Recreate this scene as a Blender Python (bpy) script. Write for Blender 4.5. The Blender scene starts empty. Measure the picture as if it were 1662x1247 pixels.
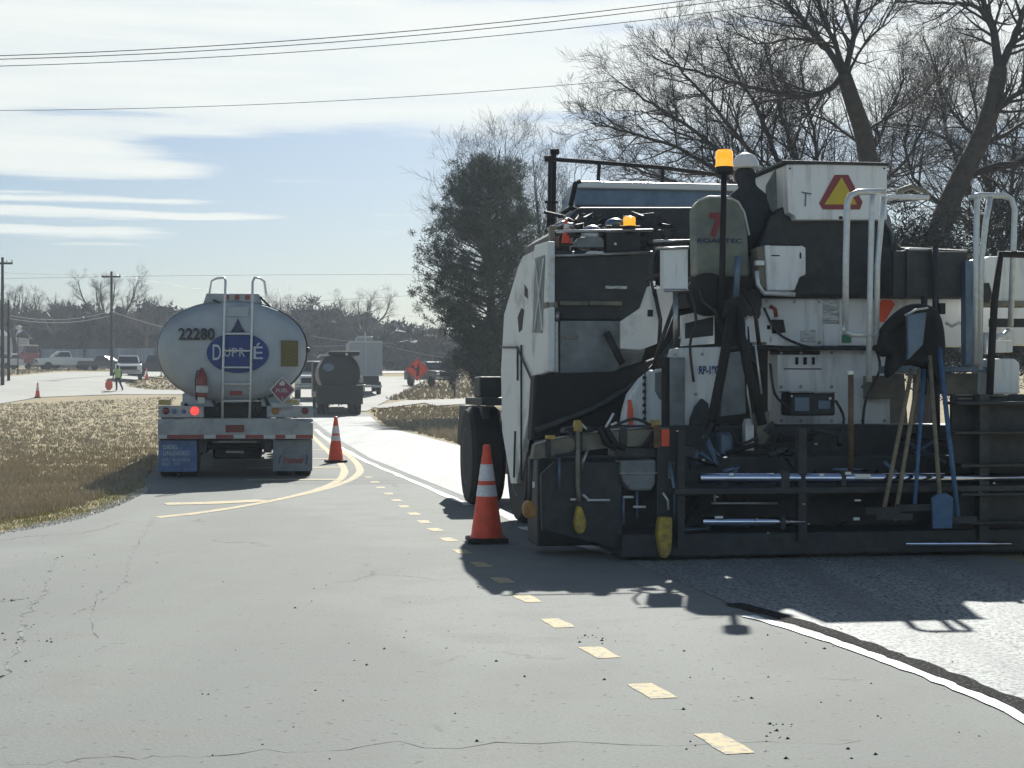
import bpy, bmesh, math, random
from mathutils import Vector, Matrix, noise
random.seed(7)
SC = bpy.context.scene
COL = SC.collection
# ------------------------------------------------------------------ camera
F = 2600.0; CX = 831.0; HY = 636.0; CAMZ = 1.43       # focal length in photo pixels, horizon row, eye height
cam = bpy.data.cameras.new('camera'); camo = bpy.data.objects.new('camera', cam); COL.objects.link(camo)
cam.sensor_width = 36; cam.lens = 36*F/1662; cam.shift_y = (HY-623.5)/1662
cam.clip_start = 0.1; cam.clip_end = 3000
camo.location = (0, 0, CAMZ); camo.rotation_euler = (math.radians(90), 0, 0)
SC.camera = camo
SC.render.resolution_x = 1024; SC.render.resolution_y = 768
# ------------------------------------------------------------------ light
SH = Vector((-0.17, -1.44, -1.0)).normalized()        # direction the light travels
ELEV = math.asin(-SH.z); AZ = math.atan2(-SH.x, -SH.y) # azimuth clockwise from +Y
sun = bpy.data.lights.new('sun', 'SUN'); sun.energy = 5.0; sun.angle = math.radians(0.53); sun.color = (1.0, 0.97, 0.90)
suno = bpy.data.objects.new('sun', sun); COL.objects.link(suno)
suno.rotation_euler = SH.to_track_quat('-Z', 'Y').to_euler(); suno.location = (20, 40, 60)
SC.view_settings.view_transform = 'Standard'; SC.view_settings.look = 'None'
SC.view_settings.exposure = 0.84; SC.view_settings.gamma = 1
w = bpy.data.worlds.new('World'); SC.world = w; w.use_nodes = True
nt = w.node_tree; nt.nodes.clear()
def N(nt, t, **kw):
    n = nt.nodes.new(t)
    for k, v in kw.items(): setattr(n, k, v)
    return n
def math_n(nt, op, a, b=None, clamp=False):
    n = N(nt, 'ShaderNodeMath', operation=op, use_clamp=clamp)
    for i, v in enumerate((a, b)):
        if v is None: continue
        if isinstance(v, (int, float)): n.inputs[i].default_value = v
        else: nt.links.new(v, n.inputs[i])
    return n.outputs[0]
def ramp_n(nt, src, stops, interp='LINEAR'):
    n = N(nt, 'ShaderNodeValToRGB'); n.color_ramp.interpolation = interp
    el = n.color_ramp.elements
    while len(el) < len(stops): el.new(0.5)
    for e, (p, c) in zip(el, stops):
        e.position = p; e.color = (c, c, c, 1) if isinstance(c, (int, float)) else (*c, 1)
    nt.links.new(src, n.inputs[0]); return n.outputs[0]
sky = N(nt, 'ShaderNodeTexSky', sky_type='NISHITA', sun_disc=False, sun_elevation=ELEV, sun_rotation=AZ,
        air_density=1.0, dust_density=1.0, ozone_density=2.0)
tc = N(nt, 'ShaderNodeTexCoord'); sx = N(nt, 'ShaderNodeSeparateXYZ'); nt.links.new(tc.outputs['Generated'], sx.inputs[0])
X, Y, Z = sx.outputs
# streaky high cloud: noise stretched along the horizon, cover set by elevation
az = math_n(nt, 'ARCTAN2', X, Y)
cv = N(nt, 'ShaderNodeCombineXYZ')
nt.links.new(math_n(nt, 'MULTIPLY', az, 5.0), cv.inputs[0]); nt.links.new(math_n(nt, 'MULTIPLY', Z, 55.0), cv.inputs[1])
n1 = N(nt, 'ShaderNodeTexNoise'); n1.inputs['Scale'].default_value = 1.0; n1.inputs['Detail'].default_value = 7; n1.inputs['Roughness'].default_value = 0.62
nt.links.new(cv.outputs[0], n1.inputs['Vector'])
n1.inputs['Distortion'].default_value = 0.4
# cover left and right of the view
zl = ramp_n(nt, math_n(nt, 'MULTIPLY', Z, 3.0), [(0.0, 0.30), (0.19, 0.30), (0.27, 0.34), (0.33, 0.36), (0.36, 0.36), (0.405, 0.62), (0.44, 0.66), (0.5, 0.74), (0.66, 0.74), (1.0, 0.50)])
zr = ramp_n(nt, math_n(nt, 'MULTIPLY', Z, 3.0), [(0.0, 0.28), (0.25, 0.33), (0.44, 0.33), (0.475, 0.55), (0.52, 0.74), (0.7, 0.76), (0.74, 0.66), (0.8, 0.75), (1.0, 0.50)])
mxc = N(nt, 'ShaderNodeMix', data_type='FLOAT')
nt.links.new(ramp_n(nt, math_n(nt, 'ADD', az, 0.5), [(0.22, 0.0), (0.42, 1.0)]), mxc.inputs[0])
nt.links.new(zl, mxc.inputs[2]); nt.links.new(zr, mxc.inputs[3])
cov = math_n(nt, 'ADD', n1.outputs[0], math_n(nt, 'MULTIPLY', math_n(nt, 'SUBTRACT', mxc.outputs[0], 0.5), 1.6))
# long thin cirrus bars low on the left, and bars of blue between the higher clouds
cv2 = N(nt, 'ShaderNodeCombineXYZ'); nt.links.new(math_n(nt, 'MULTIPLY', az, 6.5), cv2.inputs[0]); nt.links.new(math_n(nt, 'MULTIPLY', Z, 170.0), cv2.inputs[1])
n2 = N(nt, 'ShaderNodeTexNoise'); n2.inputs['Scale'].default_value = 1.0; n2.inputs['Detail'].default_value = 6; n2.inputs['Roughness'].default_value = 0.65; nt.links.new(cv2.outputs[0], n2.inputs['Vector'])
wob = math_n(nt, 'MULTIPLY', math_n(nt, 'SUBTRACT', n2.outputs[0], 0.5), 0.012)
def bar(py, half, x0, x1, soft=60):
    zc = (HY-py)/F; zz = math_n(nt, 'ABSOLUTE', math_n(nt, 'SUBTRACT', math_n(nt, 'ADD', Z, wob), zc))
    v = math_n(nt, 'SUBTRACT', 1.0, math_n(nt, 'DIVIDE', zz, half/F), clamp=True)
    a0, a1 = (x0-CX)/F, (x1-CX)/F
    w1 = math_n(nt, 'DIVIDE', math_n(nt, 'SUBTRACT', az, a0), soft/F, clamp=True); w2 = math_n(nt, 'DIVIDE', math_n(nt, 'SUBTRACT', a1, az), soft/F*2, clamp=True)
    return math_n(nt, 'MULTIPLY', math_n(nt, 'MULTIPLY', v, w1), w2)
acc = cov
for py_, hf, x0_, x1_, am in ((335,8,-900,400,.75),(357,11,-900,500,1.0),(386,12,-900,330,.8),(406,7,60,320,.45),(288,20,-900,380,.75),(258,18,-900,300,.5),(351,5,560,760,.5),(380,6,560,800,.5),(300,7,380,700,.12),
                              (204,12,20,380,-.30),(250,14,160,560,-.35),(238,10,230,760,-.30),(14,18,640,1200,-.34),(60,26,800,1500,-.22),(196,16,790,1100,-.45)):
    acc = math_n(nt, 'ADD', acc, math_n(nt, 'MULTIPLY', bar(py_, hf, x0_, x1_), am))
mask = ramp_n(nt, acc, [(0.42, 0.0), (0.56, 0.35), (0.74, 0.80), (1.0, 1.0)])
mask = math_n(nt, 'MULTIPLY', mask, math_n(nt, 'ADD', 0.80, math_n(nt, 'MULTIPLY', n2.outputs[0], 0.36)), clamp=True)
skyb = N(nt, 'ShaderNodeMix', data_type='RGBA', blend_type='MULTIPLY'); skyb.inputs[0].default_value = 1.0
nt.links.new(sky.outputs[0], skyb.inputs[6]); skyb.inputs[7].default_value = (0.345, 0.39, 0.445, 1)
mx = N(nt, 'ShaderNodeMix', data_type='RGBA'); nt.links.new(mask, mx.inputs[0])
nt.links.new(skyb.outputs[2], mx.inputs[6]); 
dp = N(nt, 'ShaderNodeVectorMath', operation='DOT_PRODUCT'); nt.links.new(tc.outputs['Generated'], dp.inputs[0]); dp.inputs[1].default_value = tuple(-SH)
cb_ = ramp_n(nt, math_n(nt, 'ADD', math_n(nt, 'MULTIPLY', dp.outputs['Value'], 0.5), 0.5), [(0.0, (6.2, 7.9, 8.6)), (0.5, (3.6, 4.6, 5.1)), (0.68, (2.2, 2.35, 2.3)), (0.80, (4.5, 4.85, 4.7)), (1.0, (6.0, 6.2, 6.0))])  # unseen cloud behind the camera brightened to fill shaded faces
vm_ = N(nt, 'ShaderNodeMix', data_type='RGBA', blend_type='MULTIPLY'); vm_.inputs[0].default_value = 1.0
nt.links.new(cb_, vm_.inputs[6]); nt.links.new(ramp_n(nt, Z, [(0.26, 1.0), (0.45, 0.42), (1.0, 0.35)]), vm_.inputs[7])  # cloud dimmed overhead, out of view, to deepen the cast shadows
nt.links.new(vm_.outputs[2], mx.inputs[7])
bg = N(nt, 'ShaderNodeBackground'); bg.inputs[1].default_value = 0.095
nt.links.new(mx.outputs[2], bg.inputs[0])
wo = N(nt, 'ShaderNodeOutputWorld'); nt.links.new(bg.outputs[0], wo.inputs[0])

# ------------------------------------------------------------------ materials
def mat(name, col, rough=0.6, metal=0.0, var=0.0, scale=6.0, col2=None, bump=0.0, bscale=None, emit=None, spec=0.5, detail=6, island=0.0, lo=0.35, hi=0.65, stretch=None, alpha=None, coat=0):
    m = bpy.data.materials.new(name); m.use_nodes = True; nt = m.node_tree
    b = nt.nodes['Principled BSDF']
    b.inputs['Base Color'].default_value = (*col, 1); b.inputs['Roughness'].default_value = rough
    b.inputs['Metallic'].default_value = metal; b.inputs['Specular IOR Level'].default_value = spec
    if coat: b.inputs['Coat Weight'].default_value = coat
    if var or col2 or bump:
        t = N(nt, 'ShaderNodeTexCoord'); src = t.outputs['Object']
        if stretch:
            mp = N(nt, 'ShaderNodeMapping'); mp.inputs['Scale'].default_value = stretch
            nt.links.new(src, mp.inputs[0]); src = mp.outputs[0]
    if var or col2:
        c2 = col2 or tuple(c*(1-var) for c in col)
        n = N(nt, 'ShaderNodeTexNoise'); n.inputs['Scale'].default_value = scale; n.inputs['Detail'].default_value = detail
        n.inputs['Roughness'].default_value = 0.65
        nt.links.new(src, n.inputs['Vector'])
        r = N(nt, 'ShaderNodeMapRange'); r.inputs[1].default_value = lo; r.inputs[2].default_value = hi
        nt.links.new(n.outputs[0], r.inputs[0])
        mxx = N(nt, 'ShaderNodeMix', data_type='RGBA'); nt.links.new(r.outputs[0], mxx.inputs[0])
        mxx.inputs[6].default_value = (*col, 1); mxx.inputs[7].default_value = (*c2, 1)
        out = mxx.outputs[2]
        if island:
            g = N(nt, 'ShaderNodeNewGeometry'); h = N(nt, 'ShaderNodeHueSaturation')
            v = math_n(nt, 'ADD', math_n(nt, 'MULTIPLY', g.outputs['Random Per Island'], island*2), 1-island)
            nt.links.new(v, h.inputs['Value']); nt.links.new(out, h.inputs['Color']); out = h.outputs[0]
        nt.links.new(out, b.inputs['Base Color'])
    if bump:
        n = N(nt, 'ShaderNodeTexNoise'); n.inputs['Scale'].default_value = bscale or scale*4; n.inputs['Detail'].default_value = 5
        nt.links.new(src, n.inputs['Vector'])
        bp = N(nt, 'ShaderNodeBump'); bp.inputs['Strength'].default_value = bump; bp.inputs['Distance'].default_value = 0.02
        nt.links.new(n.outputs[0], bp.inputs['Height']); nt.links.new(bp.outputs[0], b.inputs['Normal'])
    if emit:
        b.inputs['Emission Color'].default_value = (*emit[0], 1); b.inputs['Emission Strength'].default_value = emit[1]
    return m
M = {}
M['white'] = mat('machine_white_paint', (0.74, 0.77, 0.78), 0.55, col2=(0.36, 0.37, 0.36), scale=1.6, lo=0.50, hi=0.80, bump=0.08, stretch=(5, 5, .8))
M['whiteworn'] = mat('worn_white_paint', (0.66, 0.685, 0.68), 0.6, col2=(0.30, 0.30, 0.28), scale=2.2, lo=0.52, hi=0.72, bump=0.15)
M['greypanel'] = mat('grey_panel_paint', (0.22, 0.25, 0.26), 0.6, var=0.5, scale=4)
M['tan'] = mat('dusty_tan_steel', (0.22, 0.21, 0.17), 0.75, var=0.45, scale=5, bump=0.2)
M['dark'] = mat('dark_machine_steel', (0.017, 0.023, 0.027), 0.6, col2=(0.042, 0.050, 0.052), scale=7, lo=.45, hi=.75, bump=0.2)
M['black'] = mat('black_rubber', (0.014, 0.014, 0.015), 0.75, var=0.3, scale=9, bump=0.1)
M['hose'] = mat('black_hose', (0.018, 0.018, 0.02), 0.4)
M['steel'] = mat('bare_steel', (0.42, 0.43, 0.44), 0.35, 0.85, var=0.4, scale=8)
M['chrome'] = mat('polished_cylinder', (0.55, 0.62, 0.78), 0.12, 1.0, var=0.15, scale=8)  # blue of the reflected sky is put into the metal colour
M['bluesteel'] = mat('blue_grey_steel', (0.12, 0.18, 0.26), 0.35, 0.4, var=0.3, scale=6)
M['galv'] = mat('galvanised_tube', (0.62, 0.66, 0.68), 0.35, 0.3, var=0.2, scale=20)
M['rust'] = mat('rusty_steel', (0.16, 0.10, 0.06), 0.8, var=0.5, scale=12)
M['yellow'] = mat('dirty_yellow_paint', (0.50, 0.36, 0.04), 0.6, col2=(0.22, 0.17, 0.06), scale=14, bump=.2)
M['amberoff'] = mat('dull_orange_paint', (0.38, 0.19, 0.05), 0.6, var=0.4, scale=14)
M['beacon'] = mat('amber_beacon_lens', (0.95, 0.48, 0.02), 0.15, var=0.1, scale=30, emit=((1.0, 0.42, 0.02), 0.5), coat=.6)
M['orange'] = mat('cone_orange', (0.85, 0.09, 0.035), 0.5, var=0.25, scale=9, bump=.03)
M['reflect'] = mat('reflective_white_band', (0.75, 0.74, 0.76), 0.35, var=0.25, scale=30)
M['signorange'] = mat('sign_orange', (0.80, 0.10, 0.04), 0.5, var=0.1, scale=5)
M['red'] = mat('red_reflector', (0.30, 0.03, 0.03), 0.4, var=0.3, scale=20)
M['redlit'] = mat('lit_tail_lamp', (0.9, 0.05, 0.05), 0.2, emit=((1.0, 0.06, 0.05), .8))
M['reddark'] = mat('unlit_tail_lens', (0.14, 0.02, 0.02), 0.15)
M['amberlens'] = mat('amber_marker_lens', (0.38, 0.30, 0.06), 0.2)
M['alu'] = mat('brushed_tank_aluminium', (0.38, 0.43, 0.48), 0.5, 0.35, var=0.22, scale=1.6, bump=0.02)
M['aluroll'] = mat('polished_tank_shell', (0.70, 0.72, 0.74), 0.25, 0.9, var=0.15, scale=2)
M['alubump'] = mat('dull_aluminium_bumper', (0.34, 0.37, 0.39), 0.45, 0.5, var=0.35, scale=4, bump=0.1)
M['seam'] = mat('dark_rubber_seam', (0.03, 0.035, 0.04), 0.6)
M['logoblue'] = mat('logo_blue', (0.008, 0.035, 0.19), 0.45, var=0.1, scale=6)
M['logonavy'] = mat('lettering_navy', (0.02, 0.03, 0.09), 0.5)
M['lettersilver'] = mat('lettering_silver', (0.42, 0.50, 0.58), 0.4)
M['blacklet'] = mat('lettering_black', (0.012, 0.014, 0.025), 0.5)
M['placardgold'] = mat('placard_gold', (0.17, 0.14, 0.035), 0.5, col2=(0.07, 0.065, 0.02), scale=30)
M['hazred'] = mat('placard_red', (0.22, 0.05, 0.09), 0.45, var=.2, scale=20)
M['extred'] = mat('extinguisher_red', (0.22, 0.04, 0.04), 0.35, var=0.3, scale=14)
M['flapblue'] = mat('blue_mud_flap', (0.10, 0.19, 0.36), 0.6, col2=(0.06, 0.11, 0.24), scale=12)
M['flapgrey'] = mat('grey_mud_flap', (0.19, 0.22, 0.25), 0.65, var=0.3, scale=10)
M['tape'] = mat('tape_red', (0.26, 0.05, 0.05), 0.5, var=.2, scale=30)
M['tapew'] = mat('tape_white', (0.50, 0.54, 0.54), 0.4, var=.2, scale=30)
M['smvyel'] = mat('emblem_yellow', (0.55, 0.42, 0.04), 0.5, var=.15, scale=20)
M['smvred'] = mat('emblem_dark_red', (0.22, 0.03, 0.04), 0.4)
M['seat'] = mat('grey_green_seat_cover', (0.22, 0.24, 0.19), 0.85, col2=(0.13, 0.15, 0.14), scale=4, bump=.2)
M['cloth'] = mat('dark_cloth', (0.018, 0.02, 0.022), 0.9, var=0.4, scale=10, bump=1.0, bscale=9)
M['skin'] = mat('skin', (0.35, 0.19, 0.13), 0.6)
M['vest'] = mat('hi_vis_vest', (0.42, 0.62, 0.15), 0.7, var=.2, scale=8)
M['hat'] = mat('white_hard_hat', (0.72, 0.74, 0.72), 0.3)
M['wood'] = mat('weathered_ash_handle', (0.25, 0.21, 0.14), 0.7, var=0.4, scale=14)
M['bluehandle'] = mat('blue_shovel', (0.05, 0.14, 0.28), 0.5, var=.3, scale=12)
M['polewood'] = mat('utility_pole_wood', (0.05, 0.045, 0.045), 0.85, var=.4, scale=6)
M['wire'] = mat('wire_black', (0.05, 0.055, 0.06), 0.5)
M['bark'] = mat('grey_bark', (0.040, 0.036, 0.034), 0.9, col2=(0.075, 0.065, 0.055), scale=5, bump=0.4)
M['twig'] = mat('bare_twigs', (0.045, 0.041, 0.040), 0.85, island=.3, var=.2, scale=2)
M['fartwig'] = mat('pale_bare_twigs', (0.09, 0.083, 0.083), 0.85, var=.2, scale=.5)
M['pine'] = mat('pine_needles', (0.050, 0.085, 0.042), 0.7, col2=(0.018, 0.034, 0.020), scale=0.8, island=0.5)
M['farwood'] = mat('distant_evergreen', (0.012, 0.020, 0.018), 0.8, col2=(0.030, 0.032, 0.025), scale=0.16, island=0.35)
M['bush'] = mat('dark_bush', (0.024, 0.036, 0.020), 0.7, col2=(0.014, 0.018, 0.012), scale=1.0, island=0.5)
M['glass'] = mat('dark_vehicle_glass', (0.02, 0.025, 0.03), 0.08, spec=.8)
M['cartwhite'] = mat('white_car_paint', (0.68, 0.70, 0.68), 0.3, coat=.5, var=.08, scale=3)
M['carred'] = mat('faded_red_paint', (0.33, 0.10, 0.11), 0.4, var=.3, scale=3)
M['cardark'] = mat('dark_car_paint', (0.03, 0.032, 0.045), 0.25, coat=.5, var=.2, scale=3)
M['trucksilver'] = mat('grey_truck_paint', (0.30, 0.34, 0.38), 0.35, var=.15, scale=2)
M['truckblack'] = mat('black_tank_paint', (0.012, 0.018, 0.018), 0.45, var=.3, scale=2)
M['fence'] = mat('blue_grey_corrugated_fence', (0.22, 0.27, 0.33), 0.6, col2=(0.15, 0.18, 0.23), scale=0.8, stretch=(1, 1, .2))
M['bldg'] = mat('pale_shed_wall', (0.55, 0.58, 0.58), 0.6, var=.2, scale=1)
M['concrete'] = mat('concrete_kerb', (0.36, 0.36, 0.33), 0.85, var=.25, scale=2)
M['glasslit'] = mat('lamp_glass', (0.8, 0.8, 0.7), 0.2)
M['glintwire'] = mat('sun_glint_cable', (0.30, 0.31, 0.31), 0.8)  # sun glint on the cables, put into their colour
M['green'] = mat('green_sticker', (0.02, 0.20, 0.09), 0.5)
M['whitetag'] = mat('faded_label', (0.62, 0.63, 0.60), 0.6, col2=(0.22, 0.25, 0.28), scale=45, stretch=(.3, 1, 3), lo=.45, hi=.6)
M['yelline'] = mat('worn_yellow_line', (0.44, 0.36, 0.20), 0.85, col2=(0.22, 0.23, 0.21), scale=22, lo=.50, hi=.60, bump=.3, bscale=60)
M['whiteline'] = mat('worn_white_line', (0.78, 0.80, 0.78), 0.7, col2=(0.50, 0.52, 0.50), scale=16, lo=.5, hi=.7)
M['tar'] = mat('tar_seam', (0.010, 0.010, 0.011), 0.95, col2=(0.12, 0.12, 0.12), scale=50, lo=.54, hi=.62, spec=.05)
M['grit'] = mat('dark_grit', (0.03, 0.03, 0.028), 0.8)
M['palegravel'] = mat('pale_gravel', (0.50, 0.48, 0.42), 0.85, island=.4, var=.1)

def ground_mat():
    m = mat('dry_winter_grass_ground', (0.34, 0.285, 0.20), 0.95, col2=(0.26, 0.235, 0.14), scale=0.25, detail=9, bump=0.8, bscale=14, lo=.38, hi=.62, spec=.05)
    return m
def asphalt_mat():
    m = bpy.data.materials.new('weathered_asphalt'); m.use_nodes = True; nt = m.node_tree; b = nt.nodes['Principled BSDF']
    b.inputs['Roughness'].default_value = 0.88; b.inputs['Specular IOR Level'].default_value = 0.24
    t = N(nt, 'ShaderNodeTexCoord')
    def noi(s, d=6, st=None, r=.6):
        n = N(nt, 'ShaderNodeTexNoise'); n.inputs['Scale'].default_value = s; n.inputs['Detail'].default_value = d; n.inputs['Roughness'].default_value = r
        src = t.outputs['Object']
        if st:
            mp = N(nt, 'ShaderNodeMapping'); mp.inputs['Scale'].default_value = st; mp.inputs['Rotation'].default_value = (0, 0, math.radians(-9)); nt.links.new(src, mp.inputs[0]); src = mp.outputs[0]
        nt.links.new(src, n.inputs['Vector']); return n.outputs[0]
    def mix(f, a, bb):
        x = N(nt, 'ShaderNodeMix', data_type='RGBA')
        nt.links.new(f, x.inputs[0])
        for i, v in ((6, a), (7, bb)):
            if isinstance(v, tuple): x.inputs[i].default_value = (*v, 1)
            else: nt.links.new(v, x.inputs[i])
        return x.outputs[2]
    big = ramp_n(nt, noi(0.35, 5, (1, .35, 1)), [(0.35, 0.0), (0.65, 1.0)])
    c = mix(big, (0.150, 0.167, 0.159), (0.205, 0.225, 0.213))
    wp = ramp_n(nt, noi(1.0, 4, (1.1, .05, 1)), [(0.40, 0.0), (0.62, 0.5)])
    c = mix(wp, c, (0.148, 0.162, 0.156))
    pt = ramp_n(nt, noi(0.16, 3, (1, .5, 1), .4), [(0.50, 0.0), (0.53, 0.5)])
    c = mix(pt, c, (0.235, 0.254, 0.243))
    blot = ramp_n(nt, noi(1.7, 5), [(0.48, 0.0), (0.70, .75)])
    c = mix(blot, c, (0.165, 0.168, 0.16))
    fine = ramp_n(nt, noi(70, 3), [(0.42, 0.0), (0.62, 1.0)])
    c = mix(math_n(nt, 'MULTIPLY', fine, 0.5), c, (0.13, 0.13, 0.125))
    sp = ramp_n(nt, noi(24, 2, None, .3), [(0.70, 0.0), (0.75, 1.0)])
    c = mix(math_n(nt, 'MULTIPLY', sp, 0.7), c, (0.07, 0.07, 0.065))
    # cracks: the edges of large distorted cells, kept only where a broad noise allows
    v = N(nt, 'ShaderNodeTexVoronoi', feature='DISTANCE_TO_EDGE'); v.inputs['Scale'].default_value = 0.33
    nn = N(nt, 'ShaderNodeTexNoise'); nn.inputs['Scale'].default_value = 2.2; nn.inputs['Detail'].default_value = 6
    nt.links.new(t.outputs['Object'], nn.inputs['Vector'])
    va = N(nt, 'ShaderNodeVectorMath', operation='MULTIPLY_ADD'); nt.links.new(nn.outputs['Color'], va.inputs[0]); va.inputs[1].default_value = (.7, .7, .7)
    nt.links.new(t.outputs['Object'], va.inputs[2]); nt.links.new(va.outputs[0], v.inputs['Vector'])
    cr = ramp_n(nt, v.outputs['Distance'], [(0.0, 1.0), (0.0035, 0.8), (0.009, 0.0)])
    keep = ramp_n(nt, noi(0.55, 4), [(0.56, 0.0), (0.62, .6)])
    c = mix(math_n(nt, 'MULTIPLY', cr, keep), c, (0.045, 0.045, 0.04))
    nt.links.new(c, b.inputs['Base Color'])
    bp = N(nt, 'ShaderNodeBump'); bp.inputs['Strength'].default_value = 0.6; bp.inputs['Distance'].default_value = 0.006
    nt.links.new(noi(55, 4), bp.inputs['Height']); nt.links.new(bp.outputs[0], b.inputs['Normal'])
    return m
def fresh_mat():
    m = bpy.data.materials.new('fresh_glinting_pavement'); m.use_nodes = True; nt = m.node_tree; b = nt.nodes['Principled BSDF']
    t = N(nt, 'ShaderNodeTexCoord')
    n = N(nt, 'ShaderNodeTexNoise'); n.inputs['Scale'].default_value = 42; n.inputs['Detail'].default_value = 5; nt.links.new(t.outputs['Object'], n.inputs['Vector'])
    mp = N(nt, 'ShaderNodeMapping'); mp.inputs['Scale'].default_value = (2.2, .12, 1); mp.inputs['Rotation'].default_value = (0, 0, math.radians(-9.3)); nt.links.new(t.outputs['Object'], mp.inputs[0])
    n2 = N(nt, 'ShaderNodeTexNoise'); n2.inputs['Scale'].default_value = 1.0; n2.inputs['Detail'].default_value = 5; nt.links.new(mp.outputs[0], n2.inputs['Vector'])
    a = ramp_n(nt, n.outputs[0], [(0.40, (0.05, 0.055, 0.06)), (0.48, (0.22, 0.245, 0.245)), (0.60, (0.31, 0.34, 0.335))])
    st = ramp_n(nt, n2.outputs[0], [(0.44, 0.0), (0.62, 0.6)])
    x = N(nt, 'ShaderNodeMix', data_type='RGBA'); nt.links.new(st, x.inputs[0]); nt.links.new(a, x.inputs[6]); x.inputs[7].default_value = (0.13, 0.145, 0.15, 1)
    nt.links.new(x.outputs[2], b.inputs['Base Color'])
    b.inputs['Roughness'].default_value = 0.66; b.inputs['Specular IOR Level'].default_value = 0.15
    bp = N(nt, 'ShaderNodeBump'); bp.inputs['Strength'].default_value = 0.7; bp.inputs['Distance'].default_value = 0.008
    nt.links.new(n.outputs[0], bp.inputs['Height']); nt.links.new(bp.outputs[0], b.inputs['Normal'])
    return m
M['ground'] = ground_mat(); M['asphalt'] = asphalt_mat(); M['fresh'] = fresh_mat()
M['farroad'] = mat('distant_pale_asphalt', (0.30, 0.305, 0.28), 0.9, var=.2, scale=.3, bump=.2)
M['weeds'] = mat('green_weeds', (0.20, 0.24, 0.09), 0.9, col2=(0.42, 0.36, 0.22), scale=3, island=.3, spec=0)
M['grass'] = mat('dry_grass_blades', (0.42, 0.36, 0.27), 0.95, col2=(0.36, 0.315, 0.225), scale=0.35, lo=.38, hi=.62, island=0.12, spec=0)

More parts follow.
